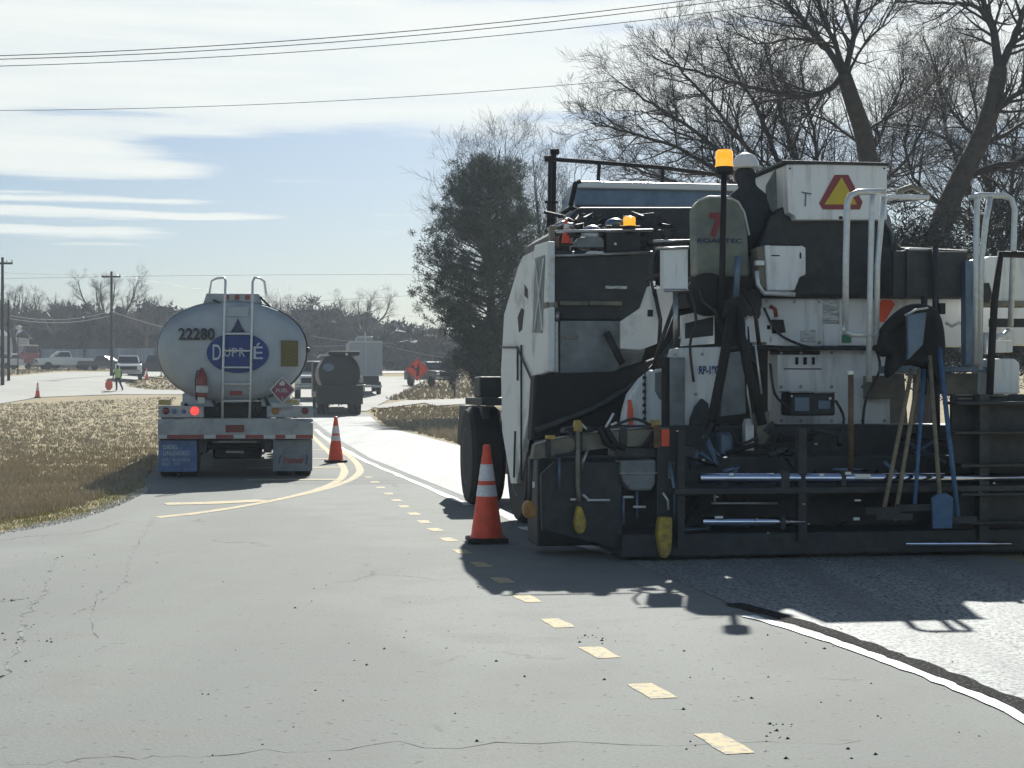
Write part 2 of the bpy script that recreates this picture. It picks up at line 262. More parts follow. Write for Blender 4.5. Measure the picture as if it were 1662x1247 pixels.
# ------------------------------------------------------------------ mesh helpers
class MB:
    def __init__(s): s.v = []; s.f = []
    def add(s, vs, fs):
        o = len(s.v); s.v += [tuple(v) for v in vs]; s.f += [tuple(i+o for i in f) for f in fs]; return s
    def box(s, x0, x1, y0, y1, z0, z1):
        return s.add([(x0,y0,z0),(x1,y0,z0),(x1,y1,z0),(x0,y1,z0),(x0,y0,z1),(x1,y0,z1),(x1,y1,z1),(x0,y1,z1)],
                     [(0,3,2,1),(4,5,6,7),(0,1,5,4),(1,2,6,5),(2,3,7,6),(3,0,4,7)])
    def prism(s, pts, axis, a, b):
        """pts 2-D; axis 'y': pts are (x,z) swept from y=a to y=b; 'x': pts are (y,z); 'z': pts are (x,y)."""
        def P(p, t): return {'y': (p[0], t, p[1]), 'x': (t, p[0], p[1]), 'z': (p[0], p[1], t)}[axis]
        n = len(pts)
        return s.add([P(p, a) for p in pts]+[P(p, b) for p in pts],
                     [tuple(range(n))[::-1], tuple(range(n, 2*n))]+[(i, (i+1) % n, n+(i+1) % n, n+i) for i in range(n)])
    def tube(s, pts, r, k=8, cap=True):
        pts = [Vector(p) for p in pts]; n = len(pts)
        rs = r if isinstance(r, (list, tuple)) else [r]*n
        t0 = (pts[1]-pts[0]).normalized(); up = Vector((0,0,1)) if abs(t0.z) < .9 else Vector((1,0,0))
        u = t0.cross(up).normalized(); vs = []
        for i, p in enumerate(pts):
            t = (pts[min(i+1,n-1)]-pts[max(i-1,0)])
            if t.length < 1e-9: t = t0
            t.normalize(); u = (u - t*u.dot(t))
            if u.length < 1e-6: u = t.orthogonal()
            u.normalize(); vv = t.cross(u)
            for j in range(k):
                a = 2*math.pi*j/k; vs.append(p+(u*math.cos(a)+vv*math.sin(a))*rs[i])
        fs = [(i*k+j, i*k+(j+1)%k, (i+1)*k+(j+1)%k, (i+1)*k+j) for i in range(n-1) for j in range(k)]
        if cap: fs += [tuple(range(k))[::-1], tuple(range((n-1)*k, n*k))]
        return s.add(vs, fs)
    def lathe(s, c, prof, axis='z', k=20):
        """prof: (radius, distance along axis)."""
        vs = []
        for r, h in prof:
            for j in range(k):
                a = 2*math.pi*j/k; x, y = r*math.cos(a), r*math.sin(a)
                vs.append({'z': (c[0]+x, c[1]+y, c[2]+h), 'x': (c[0]+h, c[1]+x, c[2]+y), 'y': (c[0]+x, c[1]+h, c[2]+y)}[axis])
        n = len(prof)
        fs = [(i*k+j, i*k+(j+1)%k, (i+1)*k+(j+1)%k, (i+1)*k+j) for i in range(n-1) for j in range(k)]
        fs += [tuple(range(k))[::-1], tuple(range((n-1)*k, n*k))]
        return s.add(vs, fs)
    def blob(s, c, r, seg=10, squash=(1,1,1), noisy=0.0):
        vs = []; fs = []; R = seg//2+1
        for i in range(R+1):
            th = math.pi*i/R
            for j in range(seg):
                ph = 2*math.pi*j/seg
                d = Vector((math.sin(th)*math.cos(ph), math.sin(th)*math.sin(ph), math.cos(th)))
                q = 1+noisy*noise.noise(Vector(c)+d*2)
                vs.append((c[0]+d.x*r*squash[0]*q, c[1]+d.y*r*squash[1]*q, c[2]+d.z*r*squash[2]*q))
        fs = [(i*seg+j, (i+1)*seg+j, (i+1)*seg+(j+1)%seg, i*seg+(j+1)%seg) for i in range(R) for j in range(seg)]
        return s.add(vs, fs)
    def build(s, name, m, parent=None, smooth=False, bevel=0.0, **props):
        me = bpy.data.meshes.new(name); me.from_pydata(s.v, [], s.f); me.materials.append(M[m] if isinstance(m, str) else m)
        bm = bmesh.new(); bm.from_mesh(me)
        if len(bm.faces) < 20000: bmesh.ops.recalc_face_normals(bm, faces=bm.faces)
        bm.to_mesh(me); bm.free()
        if smooth: me.polygons.foreach_set('use_smooth', [True]*len(me.polygons))
        me.update()
        o = bpy.data.objects.new(name, me); COL.objects.link(o)
        if parent is not None: o.parent = parent
        if bevel:
            b = o.modifiers.new('bevel', 'BEVEL'); b.width = bevel; b.segments = 2; b.limit_method = 'ANGLE'
        if smooth == 'auto':
            e = o.modifiers.new('edge', 'EDGE_SPLIT'); e.split_angle = math.radians(38)
        for k_, v_ in props.items(): o[k_] = v_
        return o
def empty(name, loc, yaw=0, label='', cat='', group=None):
    o = bpy.data.objects.new(name, None); COL.objects.link(o); o.location = loc; o.rotation_euler = (0, 0, yaw)
    o.empty_display_size = 0.2
    return tag(o, label, cat, group)
def tag(o, label, cat, group=None):
    o['label'] = label; o['category'] = cat
    if group: o['group'] = group
    return o
def structure(o): o['kind'] = 'structure'; return o
def copy_thing(root, loc, yaw, label, group=None):
    c = root.copy(); COL.objects.link(c); c.location = loc; c.rotation_euler = (0, 0, yaw); c['label'] = label
    if group: c['group'] = group
    for ch in list(root.children):
        d = ch.copy(); COL.objects.link(d); d.parent = c
        for g in list(ch.children):
            e = g.copy(); COL.objects.link(e); e.parent = d
    return c
def text(name, s, m, parent, lx, ly, lz, wd, ht, bold=0.0, depth=0.004, shear=0.0):
    """lettering that faces the rear (-y) of its thing, centred on lx, lz"""
    cu = bpy.data.curves.new(name, 'FONT'); cu.body = s; cu.extrude = 0.01; cu.offset = bold; cu.shear = shear
    o = bpy.data.objects.new(name, cu); COL.objects.link(o)
    dg = bpy.context.evaluated_depsgraph_get(); me = bpy.data.meshes.new_from_object(o.evaluated_get(dg))
    bpy.data.objects.remove(o); bpy.data.curves.remove(cu)
    xs = [v.co.x for v in me.vertices]; ys = [v.co.y for v in me.vertices]
    x0, x1, y0, y1 = min(xs), max(xs), min(ys), max(ys)
    for v in me.vertices:
        x, y, z = v.co
        v.co = (lx+(x-(x0+x1)/2)*wd/(x1-x0), ly-depth*(z+0.01)/0.02, lz+(y-(y0+y1)/2)*ht/(y1-y0))
    me.materials.clear(); me.materials.append(M[m]); me.name = name
    q = bpy.data.objects.new(name, me); COL.objects.link(q); q.parent = parent; return q

# ------------------------------------------------------------------ terrain
def lin(pts, t):
    if t <= pts[0][0]: return pts[0][1]
    for (a, b), (c, d) in zip(pts, pts[1:]):
        if t <= c: return b+(d-b)*(t-a)/(c-a)
    return pts[-1][1]
PR = [(0,0),(52,0),(80,.22),(95,.86),(110,1.45),(150,2.8),(250,5.5),(400,8.5),(900,10)]
PL = [(0,0),(16,0),(60,.34),(85,.74),(98,1.1),(106,1.52),(123,2.5),(160,3.6),(175,4.05),(250,5.6),(400,8.5),(900,10)]
def smooth_tab(P):
    raw = [lin(P, i) for i in range(0, 901)]
    return [sum(raw[max(0,i-5):i+6])/len(raw[max(0,i-5):i+6]) for i in range(901)]
TR, TL = smooth_tab(PR), smooth_tab(PL)
def tab(T, t):
    t = min(max(t, 0), 899.0); i = int(t); return T[i]+(T[i+1]-T[i])*(t-i)
def xleft(y): return -5.15 if y < 20 else -5.15-0.165*(y-20)
def h(x, y):
    u = min(max((xleft(y)-1-x)/9.0, 0), 1); u = u*u*(3-2*u)
    return tab(TR, y)*(1-u)+tab(TL, y)*u
def hit(px, py):
    """where the line of sight of a photo pixel meets the ground"""
    d = 4.0
    while d < 600:
        if CAMZ+(HY-py)/F*d <= h((px-CX)/F*d, d):
            lo, hi = d-0.5, d
            for _ in range(20):
                m_ = (lo+hi)/2
                if CAMZ+(HY-py)/F*m_ <= h((px-CX)/F*m_, m_): hi = m_
                else: lo = m_
            return ((px-CX)/F*hi, hi)
        d += 0.5
    return ((px-CX)/F*600, 600)
def P(px, py, D): return Vector(((px-CX)/F*D, D, CAMZ+(HY-py)/F*D))

xs = [-400,-300,-220,-160,-120]+list(range(-96, 97, 3))+[120,160,220,300,400]
ys = [-60,-20,0]+list(range(4, 200, 3))+[205,215,230,250,275,300,340,400,480,600,760,900]
mb = MB(); nx = len(xs)
mb.add([(x, y, h(x, max(y, 0))-0.002) for y in ys for x in xs],
       [(j*nx+i, j*nx+i+1, (j+1)*nx+i+1, (j+1)*nx+i) for j in range(len(ys)-1) for i in range(nx-1)])
structure(mb.build('ground', 'ground', smooth=True))
def sheet(name, poly, m, off, step=3.0):
    bm = bmesh.new(); f = bm.faces.new([bm.verts.new((x, y, 0)) for x, y in poly])
    if f.normal.z < 0 or True: bmesh.ops.recalc_face_normals(bm, faces=bm.faces)
    bmesh.ops.triangulate(bm, faces=bm.faces)
    x0, x1 = min(p[0] for p in poly), max(p[0] for p in poly); y0, y1 = min(p[1] for p in poly), max(p[1] for p in poly)
    if y1 > 48 or x0 < -7:
        for ax, a, b in ((0, x0, x1), (1, y0, y1)):
            t = math.ceil(a/step)*step
            while t < b:
                no = (1,0,0) if ax == 0 else (0,1,0)
                bmesh.ops.bisect_plane(bm, geom=bm.verts[:]+bm.edges[:]+bm.faces[:], plane_co=(t,t,0), plane_no=no)
                t += step
    for v in bm.verts: v.co.z = h(v.co.x, max(v.co.y, 0))+off
    bm.normal_update()
    for q in bm.faces:
        if q.normal.z < 0: q.normal_flip()
    me = bpy.data.meshes.new(name); bm.to_mesh(me); bm.free(); me.materials.append(M[m])
    o = bpy.data.objects.new(name, me); COL.objects.link(o); return structure(o)
# main road: near pavement opens to the left, then narrows beside the dry verge
LEFT = [hit(0,868), hit(60,857), hit(120,846), hit(185,826), hit(240,800)]
road_poly = [(-30,-40),(-30,13.2),(-12,14.6)]+LEFT+[(-6.0,26),(-6.9,31),(-10.6,52),(-15.0,78),(-17.5,92),(-10.5,92),hit(600,672),hit(620,691),hit(686,708),hit(755,726),(3.9,15),(5.6,7),(9,-40)]
sheet('road', road_poly, 'asphalt', 0.012, 4.0)
BL = [(4.6,-4),(2.30,7.0),(1.47,10.65),(0.92,13.8),(0.18,16.2),(-0.63,21.6),(-3.03,34.1),(-8.5,68.8),(-9.9,78)]
fresh_poly = BL+[(-6.9,78)]+[hit(600,676), hit(620,692), hit(686,709), hit(755,727), (3.4,15.0), (5.0,7), (7.6,-4)]
sheet('fresh_pavement', fresh_poly, 'fresh', 0.016, 4.0)
# far roads
sheet('side_road', [hit(-60,664), hit(0,656), hit(60,646), hit(190,641), hit(300,641), hit(300,634), hit(238,633), hit(207,628), hit(203,623), hit(220,617), hit(300,607), hit(300,600), hit(190,604), hit(90,605), hit(0,614), hit(-80,622)], 'farroad', 0.03, 2.5)
sheet('far_road', [hit(505,672), hit(596,668), hit(640,645), hit(668,628), hit(700,615), hit(700,612), hit(500,612), hit(470,640)], 'farroad', 0.035, 2.5)
sheet('cross_path', [hit(600,662), hit(660,651), hit(700,650), hit(790,647), hit(790,655), hit(704,660), hit(690,655), hit(622,664)], 'farroad', 0.045, 2.5)
sheet('far_kerb', [hit(590,607), hit(696,606), hit(696,603), hit(590,603)], 'concrete', 0.05, 2.5)
# painted lines
def ribbon(pts, wd, name, m, off, jag=0.0, ky=1.0):
    L = []; R = []; n = len(pts)
    for i in range(n):
        a = Vector(pts[max(i-1,0)]); b = Vector(pts[min(i+1,n-1)]); t = (b-a).normalized(); nn = Vector((-t.y, t.x*ky)); p = Vector(pts[i])
        ww = wd[i] if isinstance(wd, list) else wd
        L.append(tuple(p+nn*(ww/2+random.uniform(-jag,jag)))); R.append(tuple(p-nn*(ww/2+random.uniform(-jag,jag))))
    mb = MB(); z = lambda q: (q[0], q[1], h(q[0], max(q[1],0))+off)
    mb.add([z(q) for q in L]+[z(q) for q in R], [(i, i+1, n+i+1, n+i) for i in range(n-1)])
    return structure(mb.build(name, m))
def catmull(pts, k=6):
    out = []; P_ = [pts[0]]+list(pts)+[pts[-1]]
    for i in range(1, len(P_)-2):
        for j in range(k):
            t = j/k; a, b, c, d = [Vector(q) for q in P_[i-1:i+3]]
            out.append(tuple(0.5*((2*b)+(c-a)*t+(2*a-5*b+4*c-d)*t*t+(3*b-a-3*c+d)*t**3)))
    out.append(tuple(pts[-1])); return out
OUT = [hit(*p) for p in [(255,842),(340,832),(420,819),(500,802),(550,788),(577,775),(584,763),(573,747),(550,729),(512,698)]]
INN = [hit(*p) for p in [(300,838),(380,826),(450,813),(510,798),(545,784),(558,771),(556,758),(540,741),(520,722),(505,706)]]
def thicken(pts, pxw=0.10): return pts
ribbon(catmull(OUT), 0.13, 'road_marking', 'yelline', 0.0145, 0.006, ky=3.2)
ribbon(catmull(INN), 0.13, 'road_marking', 'yelline', 0.0155, 0.006, ky=3.2)
ribbon(catmull([hit(268,820), hit(350,818), hit(430,814)]), 0.42, 'road_marking', 'yelline', 0.0165, 0.006)
for y_, xr_ in ((780,550),(760,556),(746,545),(731,528)):
    ribbon([hit(400,y_+1), hit(xr_,y_)], 0.34, 'road_marking', 'yelline', 0.0175, 0.006)
for (x_, y_) in [(1173,1212),(1058,1126),(972,1063),(905,1015),(855,975),(815,945),(780,919),(750,898),(727,878),(706,862),(688,849),(671,836),(656,824),(644,814),(631,803),(618,793),(608,784),(598,776)]:
    c = Vector(hit(x_, y_)); d = Vector((-.235, 1)).normalized()
    if y_ < 850: d = Vector((-.17, 1)).normalized()
    ribbon([tuple(c-d*.19), tuple(c-d*.06), tuple(c+d*.07), tuple(c+d*.19)], 0.125, 'road_marking', 'yelline', 0.0145, 0.010)
M['crack'] = mat('dark_pavement_crack', (0.06, 0.064, 0.06), 0.95, col2=(0.19, 0.205, 0.195), scale=7, lo=.42, hi=.52)
for cp, cw in (([(88,905),(82,930),(78,955),(55,985),(40,1010),(38,1040),(10,1090),(-14,1112)], .014), ([(250,842),(238,862),(215,900),(205,930),(190,960),(150,985),(120,1000)], .010),
               ([(-10,1246),(180,1240),(400,1228),(800,1215),(1400,1212)], .006), ([(-8,980),(20,977),(45,975)], .012), ([(0,880),(60,872),(130,868),(200,850)], .012), ([(160,960),(150,1000),(155,1040)], .006)):
    q = catmull([hit(*p) for p in cp], 9); q = [(x_+random.gauss(0,.018), y_+random.gauss(0,.04)) for x_, y_ in q]
    ribbon(q, [cw*random.uniform(.3,1.6) for _ in q], 'pavement_crack', 'crack', 0.0138, cw*.3)
# bright joint line, black tar seam beside it
JL = [hit(*p) for p in [(1760,1238),(1662,1170),(1560,1125),(1460,1085),(1370,1052),(1290,1026),(1215,1004)]]
ribbon(catmull(JL), 0.085, 'joint_line', 'whiteline', 0.0185, 0.012)
TS = [hit(*p) for p in [(1760,1222),(1662,1156),(1560,1111),(1460,1073),(1370,1040),(1290,1013),(1190,984)]]
ribbon(catmull(TS), 0.125, 'tar_seam', 'tar', 0.0205, 0.018)
ribbon(catmull([hit(*p) for p in [(1000,902),(940,887),(880,868),(850,858)]]), [0.16]*19, 'joint_line', 'whiteline', 0.0185, 0.02)  # pale strip painted for the sunlit streak along the lane edge
ribbon(catmull([hit(*p) for p in [(760,822),(700,796),(640,770),(590,748),(545,722),(512,698)]]), 0.10, 'joint_line', 'whiteline', 0.0185, 0.02)
# grit and crumbs on the asphalt
mb = MB()
def crumb(x, y, s, z=0.012):
    vs = []
    for i in range(5):
        a = i*1.257+random.uniform(-.4,.4); r_ = s*random.uniform(.6,1.2); vs.append((x+r_*math.cos(a), y+r_*math.sin(a)*1.2, z))
    vs.append((x, y, z+s*.8)); mb.add(vs, [(i, (i+1)%5, 5) for i in range(5)])
for (x0,y0,x1,y1,n_) in [(1100,1010,1600,1240,45),(0,970,90,1080,22),(20,880,260,960,26),(300,900,1000,1240,45),(930,1035,1000,1050,14),(1240,1180,1290,1240,16)]:
    for _ in range(n_):
        q = hit(random.uniform(x0,x1), random.uniform(y0,y1)); crumb(q[0], q[1], random.choice([.004,.006,.008,.012]))
o = mb.build('loose_grit', 'grit'); o['kind'] = 'stuff'; tag(o, 'dark grit and crumbs scattered on the grey asphalt', 'grit')

# ------------------------------------------------------------------ verge grass
def inpoly(x, y, poly):
    c = False; j = len(poly)-1
    for i in range(len(poly)):
        xi, yi = poly[i]; xj, yj = poly[j]
        if (yi > y) != (yj > y) and x < (xj-xi)*(y-yi)/(yj-yi)+xi: c = not c
        j = i
    return c
far_roads = []
def grass(polypx, n, hmin, hmax, name, m, label):
    poly = [hit(*p) for p in polypx]; mb = MB(); rnd = random.random
    x0, x1 = min(p[0] for p in polypx), max(p[0] for p in polypx); y0, y1 = min(p[1] for p in polypx), max(p[1] for p in polypx)
    done = 0
    while done < n:
        px, py = random.uniform(x0,x1), random.uniform(y0,y1)
        if not inpoly(px, py, polypx): continue
        x, y = hit(px, py)
        if noise.noise(Vector((x*.8, y*.5, 3))) < random.uniform(-.9, .05): done += 1; continue
        done += 1
        z = h(x, y); H = random.uniform(hmin, hmax)*(1+.6*noise.noise(Vector((x*1.5, y*1.2, 0))))
        for _ in range(3):
            a = rnd()*6.28; bx, by = x+random.uniform(-.05,.05), y+random.uniform(-.05,.05); wd = H*random.uniform(.05,.11)*(1+y/60); ln = H*random.uniform(.15,.6); b = rnd()*6.28
            mb.v += [(bx-wd*math.cos(a), by-wd*math.sin(a), z), (bx+wd*math.cos(a), by+wd*math.sin(a), z), (bx+ln*math.cos(b), by+ln*math.sin(b), z+H*random.uniform(.4,1))]
            k = len(mb.v); mb.f.append((k-3, k-2, k-1))
    o = mb.build(name, m); o['kind'] = 'stuff'; tag(o, label, 'grass'); return o
grass([(-20,852),(60,838),(120,824),(190,798),(236,776),(250,762),(262,700),(285,645),(0,657),(-20,660)], 17000, .05, .13, 'dry_grass', 'grass', 'dry brown winter grass on the verge beside the tanker')
grass([(600,668),(640,661),(757,661),(757,724),(690,706),(625,690)], 2500, .10, .25, 'bank_grass', 'grass', 'rough straw grass on the low bank beside the fresh lane')
grass([(625,650),(700,616),(780,612),(790,646),(700,649)], 1500, .12, .3, 'bank_grass', 'grass', 'rough grass around the orange work sign')
grass([(205,622),(240,613),(290,608),(290,634),(240,633),(212,628)], 700, .08, .2, 'island_grass', 'grass', 'dry grass island in the side road junction')
grass([(-10,612),(90,603),(180,600),(180,597),(60,598),(-10,604)], 900, .1, .25, 'far_grass', 'grass', 'thin grass strip beyond the side road')
grass([(-20,866),(60,855),(125,840),(185,824),(236,800),(240,776),(190,797),(120,822),(60,836),(-20,850)], 1500, .02, .06, 'short_weeds', 'weeds', 'short green weeds along the gravel edge of the asphalt')
mb = MB()
gp = [(0,866),(60,852),(125,838),(190,812),(245,787),(240,800),(185,828),(120,848),(60,860),(0,870)]
for _ in range(1500):
    while True:
        px, py = random.uniform(0,245), random.uniform(787,870)
        if inpoly(px, py, gp): break
    x, y = hit(px, py); crumb(x, y, random.choice([.012,.02,.03]), 0.0)
o = mb.build('pale_gravel', 'palegravel'); o['kind'] = 'stuff'; tag(o, 'pale gravel and leaf litter along the asphalt edge', 'gravel')

# ------------------------------------------------------------------ trees
def rnd_dir(d, spread):
    v = Vector((random.gauss(0,1), random.gauss(0,1), random.gauss(0,1))); v -= d*v.dot(d); v.normalize()
    return (d*math.cos(spread)+v*math.sin(spread)).normalized()
def grow(out, p, d, L, r, lvl, maxlvl, dens=1.0, up=0.12, k=5):
    n = max(3, int(L/(0.35 if lvl < 2 else 0.22))); n = min(n, 9)
    pts = [p]; rs = [r]; q = p.copy(); dd = d.copy()
    for i in range(n):
        dd = (dd+Vector((random.gauss(0,.10), random.gauss(0,.10), random.gauss(0,.10)+up*.35))).normalized()
        q = q+dd*(L/n); pts.append(q.copy()); rs.append(max(r*(1-.75*(i+1)/n), .004))
    out.append((pts, rs, lvl))
    if lvl < maxlvl:
        m_ = int((4 if lvl == 0 else 5.6)*dens*random.uniform(.8,1.3))+1
        for j in range(m_):
            t = random.uniform(.25, 1.0); i = min(int(t*n), n-1)
            b = pts[i].lerp(pts[i+1], t*n-i) if i < n else pts[n]
            dr = (pts[i+1]-pts[i]).normalized()
            grow(out, b, rnd_dir(dr, random.uniform(.45,.95)), L*random.uniform(.42,.72)*(1.1-.35*t), rs[i]*random.uniform(.42,.6), lvl+1, maxlvl, dens, up)
def along(pts3, rad, out, maxlvl, sub, subL, dens=1.0, up=0.12, t0=0.2):
    """an explicit limb, with side branches grown off it"""
    P3 = catmull([tuple(p) for p in pts3], 5); n = len(P3)
    P3 = [Vector(p)+Vector((random.gauss(0,1), random.gauss(0,1), random.gauss(0,1)))*.012*i/n*3 for i, p in enumerate(P3)]
    rs = [rad[0]+(rad[1]-rad[0])*i/(n-1) for i in range(n)]
    out.append((P3, rs, 0))
    sub = int(sub*1.7)
    for j in range(sub):
        t = t0+(1-t0)*(j+random.random())/sub; i = min(int(t*(n-1)), n-2)
        dr = (P3[i+1]-P3[i]).normalized()
        grow(out, P3[i], rnd_dir(dr, random.uniform(.4,1.05)), subL*random.uniform(.6,1.2)*(1.15-.5*t), min(rs[i]*.55, .05), 1, maxlvl, dens, up)
def tree_from(name, base, trunk_pts, trunk_r, limbs, label, cat='bare tree', group=None, bark='bark', twig='twig'):
    e = empty(name, base, 0, label, cat, group); b = Vector(base)
    mt = MB(); mc = MB()
    mt.tube([Vector(p)-b for p in catmull([tuple(q) for q in trunk_pts], 4)], [trunk_r[0]+(trunk_r[1]-trunk_r[0])*i/(4*(len(trunk_pts)-1)) for i in range(4*(len(trunk_pts)-1)+1)], 9)
    for pts, rs, lvl in limbs:
        k = 7 if rs[0] > .06 else (4 if rs[0] > .02 else 3)
        mc.tube([p-b for p in pts], rs, k, cap=False)
    mt.build('trunk', bark, e, smooth=True); mc.build('crown', twig, e, smooth=True); return e
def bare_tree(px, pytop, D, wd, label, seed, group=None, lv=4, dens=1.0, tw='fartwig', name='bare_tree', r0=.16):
    random.seed(seed); x = (px-CX)/F*D; z0 = h(x, D)-.1; top = CAMZ+(HY-pytop)/F*D; H = top-z0
    out = []; tr = [Vector((x,D,z0)), Vector((x+random.uniform(-.2,.2),D,z0+H*.25)), Vector((x+random.uniform(-.3,.3),D,z0+H*.5))]
    for i in range(6):
        a = i*1.05+random.random(); t = random.uniform(.45,1.0); st = tr[1].lerp(tr[2], t)
        ex = Vector((math.cos(a)*wd*random.uniform(.45,1), math.sin(a)*wd*random.uniform(.45,1), 0))*.5
        en = Vector((x,D,z0+H*random.uniform(.8,1.0)))+ex; mid = st.lerp(en,.5)+ex*.25
        along([st, mid, en], (r0*.5,.015), out, lv-1, 7, H*.20, dens)
    return tree_from(name, (x,D,z0), tr, (r0, r0*.7), out, label, group=group, twig=tw, bark='bark')

# big bare trees behind the paver
random.seed(11)
D1 = 44
tp = [(1455,636),(1440,500),(1428,380),(1414,290),(1402,220),(1384,165),(1370,122)]
tr = [P(x_,y_,D1) for x_, y_ in tp]; tr[0].z = -.1
out = []
def pxl(pts, dz=0.0, D=D1): return [P(x_, y_, D+dz*i/(len(pts)-1)) for i, (x_, y_) in enumerate(pts)]
for pts, r_, dz, ns, sl in [
    ([(1366,124),(1345,145),(1300,157),(1215,140),(1130,118),(1060,96)], (.10,.02), -1.5, 14, 1.5),
    ([(1368,120),(1340,75),(1300,30),(1262,-15),(1230,-60)], (.11,.03), 1.5, 13, 1.6),
    ([(1370,118),(1355,70),(1330,10),(1322,-60)], (.09,.03), -2, 11, 1.5),
    ([(1372,118),(1385,60),(1392,0),(1398,-70)], (.10,.03), 1, 11, 1.5),
    ([(1376,122),(1398,80),(1440,30),(1470,-40)], (.06,.02), 2, 10, 1.3),
    ([(1345,75),(1290,62),(1230,70),(1180,40)], (.05,.015), -1, 9, 1.2),
    ([(1402,215),(1440,190),(1500,150),(1540,100)], (.05,.015), -1, 10, 1.3),
    ([(1405,240),(1370,215),(1330,190),(1280,195)], (.05,.012), 1.5, 9, 1.2)]:
    along(pxl(pts, dz), r_, out, 3, ns, sl*1.25, 1.0)
tree_from('bare_tree', (tr[0].x, D1, -.1), tr, (.36,.20), out, 'tall bare tree with thick leaning forked trunk above the white triangle box')
random.seed(12)
D2 = 47
tp = [(1500,636),(1508,480),(1530,360),(1560,290),(1592,225),(1612,165),(1622,110)]
tr = [P(x_,y_,D2) for x_, y_ in tp]; tr[0].z = -.1; out = []
for pts, r_, dz, ns, sl in [
    ([(1621,112),(1612,50),(1596,5),(1580,-60)], (.15,.05), 1, 11, 1.7),
    ([(1612,50),(1590,15),(1555,6),(1490,6),(1450,0)], (.08,.02), -1.5, 11, 1.4),
    ([(1622,112),(1642,70),(1662,20),(1690,-60)], (.15,.05), 1, 11, 1.6),
    ([(1606,190),(1640,160),(1690,130)], (.12,.05), -1, 8, 1.4),
    ([(1560,290),(1640,265),(1700,280)], (.12,.05), 1, 9, 1.3),
    ([(1592,225),(1560,200),(1530,150),(1515,90)], (.06,.02), 1.5, 11, 1.4),
    ([(1585,235),(1640,215),(1690,170)], (.09,.03), 1, 9, 1.4),
    ([(1540,340),(1490,300),(1470,240),(1480,180)], (.07,.02), -1, 12, 1.4)]:
    along(pxl(pts, dz, D2), r_, out, 3, ns, sl*1.25, 1.0)
tree_from('bare_tree', (tr[0].x, D2, -.1), tr, (.38,.24), out, 'bare tree with curved trunk rising at the right edge of the view')
random.seed(13)
D3 = 50; b3 = P(1330,636,D3); b3.z = -.1; out = []
for pts, r_ in [
    ([(1318,430),(1230,330),(1120,250),(1020,215),(962,200)], (.10,.02)),
    ([(1318,430),(1220,300),(1130,215),(1060,170),(1000,130)], (.10,.02)),
    ([(1320,420),(1250,290),(1180,200),(1120,130),(1080,80)], (.10,.02)),
    ([(1325,420),(1270,280),(1230,180),(1190,110),(1165,60)], (.10,.02)),
    ([(1330,420),(1300,290),(1270,190),(1250,110),(1240,70)], (.10,.02)),
    ([(1330,420),(1330,300),(1320,210),(1305,150),(1300,100)], (.08,.02)),
    ([(1310,440),(1220,360),(1130,310),(1050,280),(990,260)], (.08,.02)),
    ([(1340,420),(1370,320),(1420,240),(1450,170),(1470,110)], (.08,.02)),
    ([(1345,420),(1400,330),(1470,260),(1510,180),(1530,110)], (.08,.02)),
    ([(1322,420),(1240,330),(1180,250),(1100,215),(1040,180)], (.07,.02))]:
    along(pxl(pts, random.uniform(-3,3), D3), r_, out, 3, 20, 2.0, 1.2, t0=.12)
tree_from('bare_tree', tuple(b3), [b3, P(1328,520,D3), P(1322,425,D3)], (.30,.2), out, 'wide spreading bare tree fanning out behind the amber beacon')
random.seed(14)
D4 = 54; b4 = P(1640,636,D4); b4.z = -.1; out = []
for pts, r_ in [([(1625,440),(1580,330),(1540,230),(1525,140),(1500,60)], (.09,.02)), ([(1630,430),(1640,320),(1650,220),(1660,120)], (.09,.02)),
                ([(1628,430),(1610,320),(1570,250),(1500,210),(1450,200)], (.08,.02)), ([(1635,430),(1680,340),(1720,240)], (.09,.02)),
                ([(1626,430),(1560,350),(1480,310),(1430,300)], (.08,.02)), ([(1630,400),(1600,270),(1580,160),(1560,60)],(.07,.02))]:
    along(pxl(pts, random.uniform(-3,3), D4), r_, out, 3, 20, 2.0, 1.2, t0=.12)
tree_from('bare_tree', tuple(b4), [b4, P(1636,530,D4), P(1628,430,D4)], (.28,.18), out, 'bare tree with tangled limbs behind the white handrails')
# slim bare trees near the pine
bare_tree(795, 195, 84, 3.6, 'slim bare tree whose twigs stand above the pine top', 21, dens=1.2, tw='twig', r0=.14)
bare_tree(905, 240, 78, 3.4, 'slim pale bare tree between the pine and the machine rail', 22, dens=1.2, tw='twig', r0=.14)

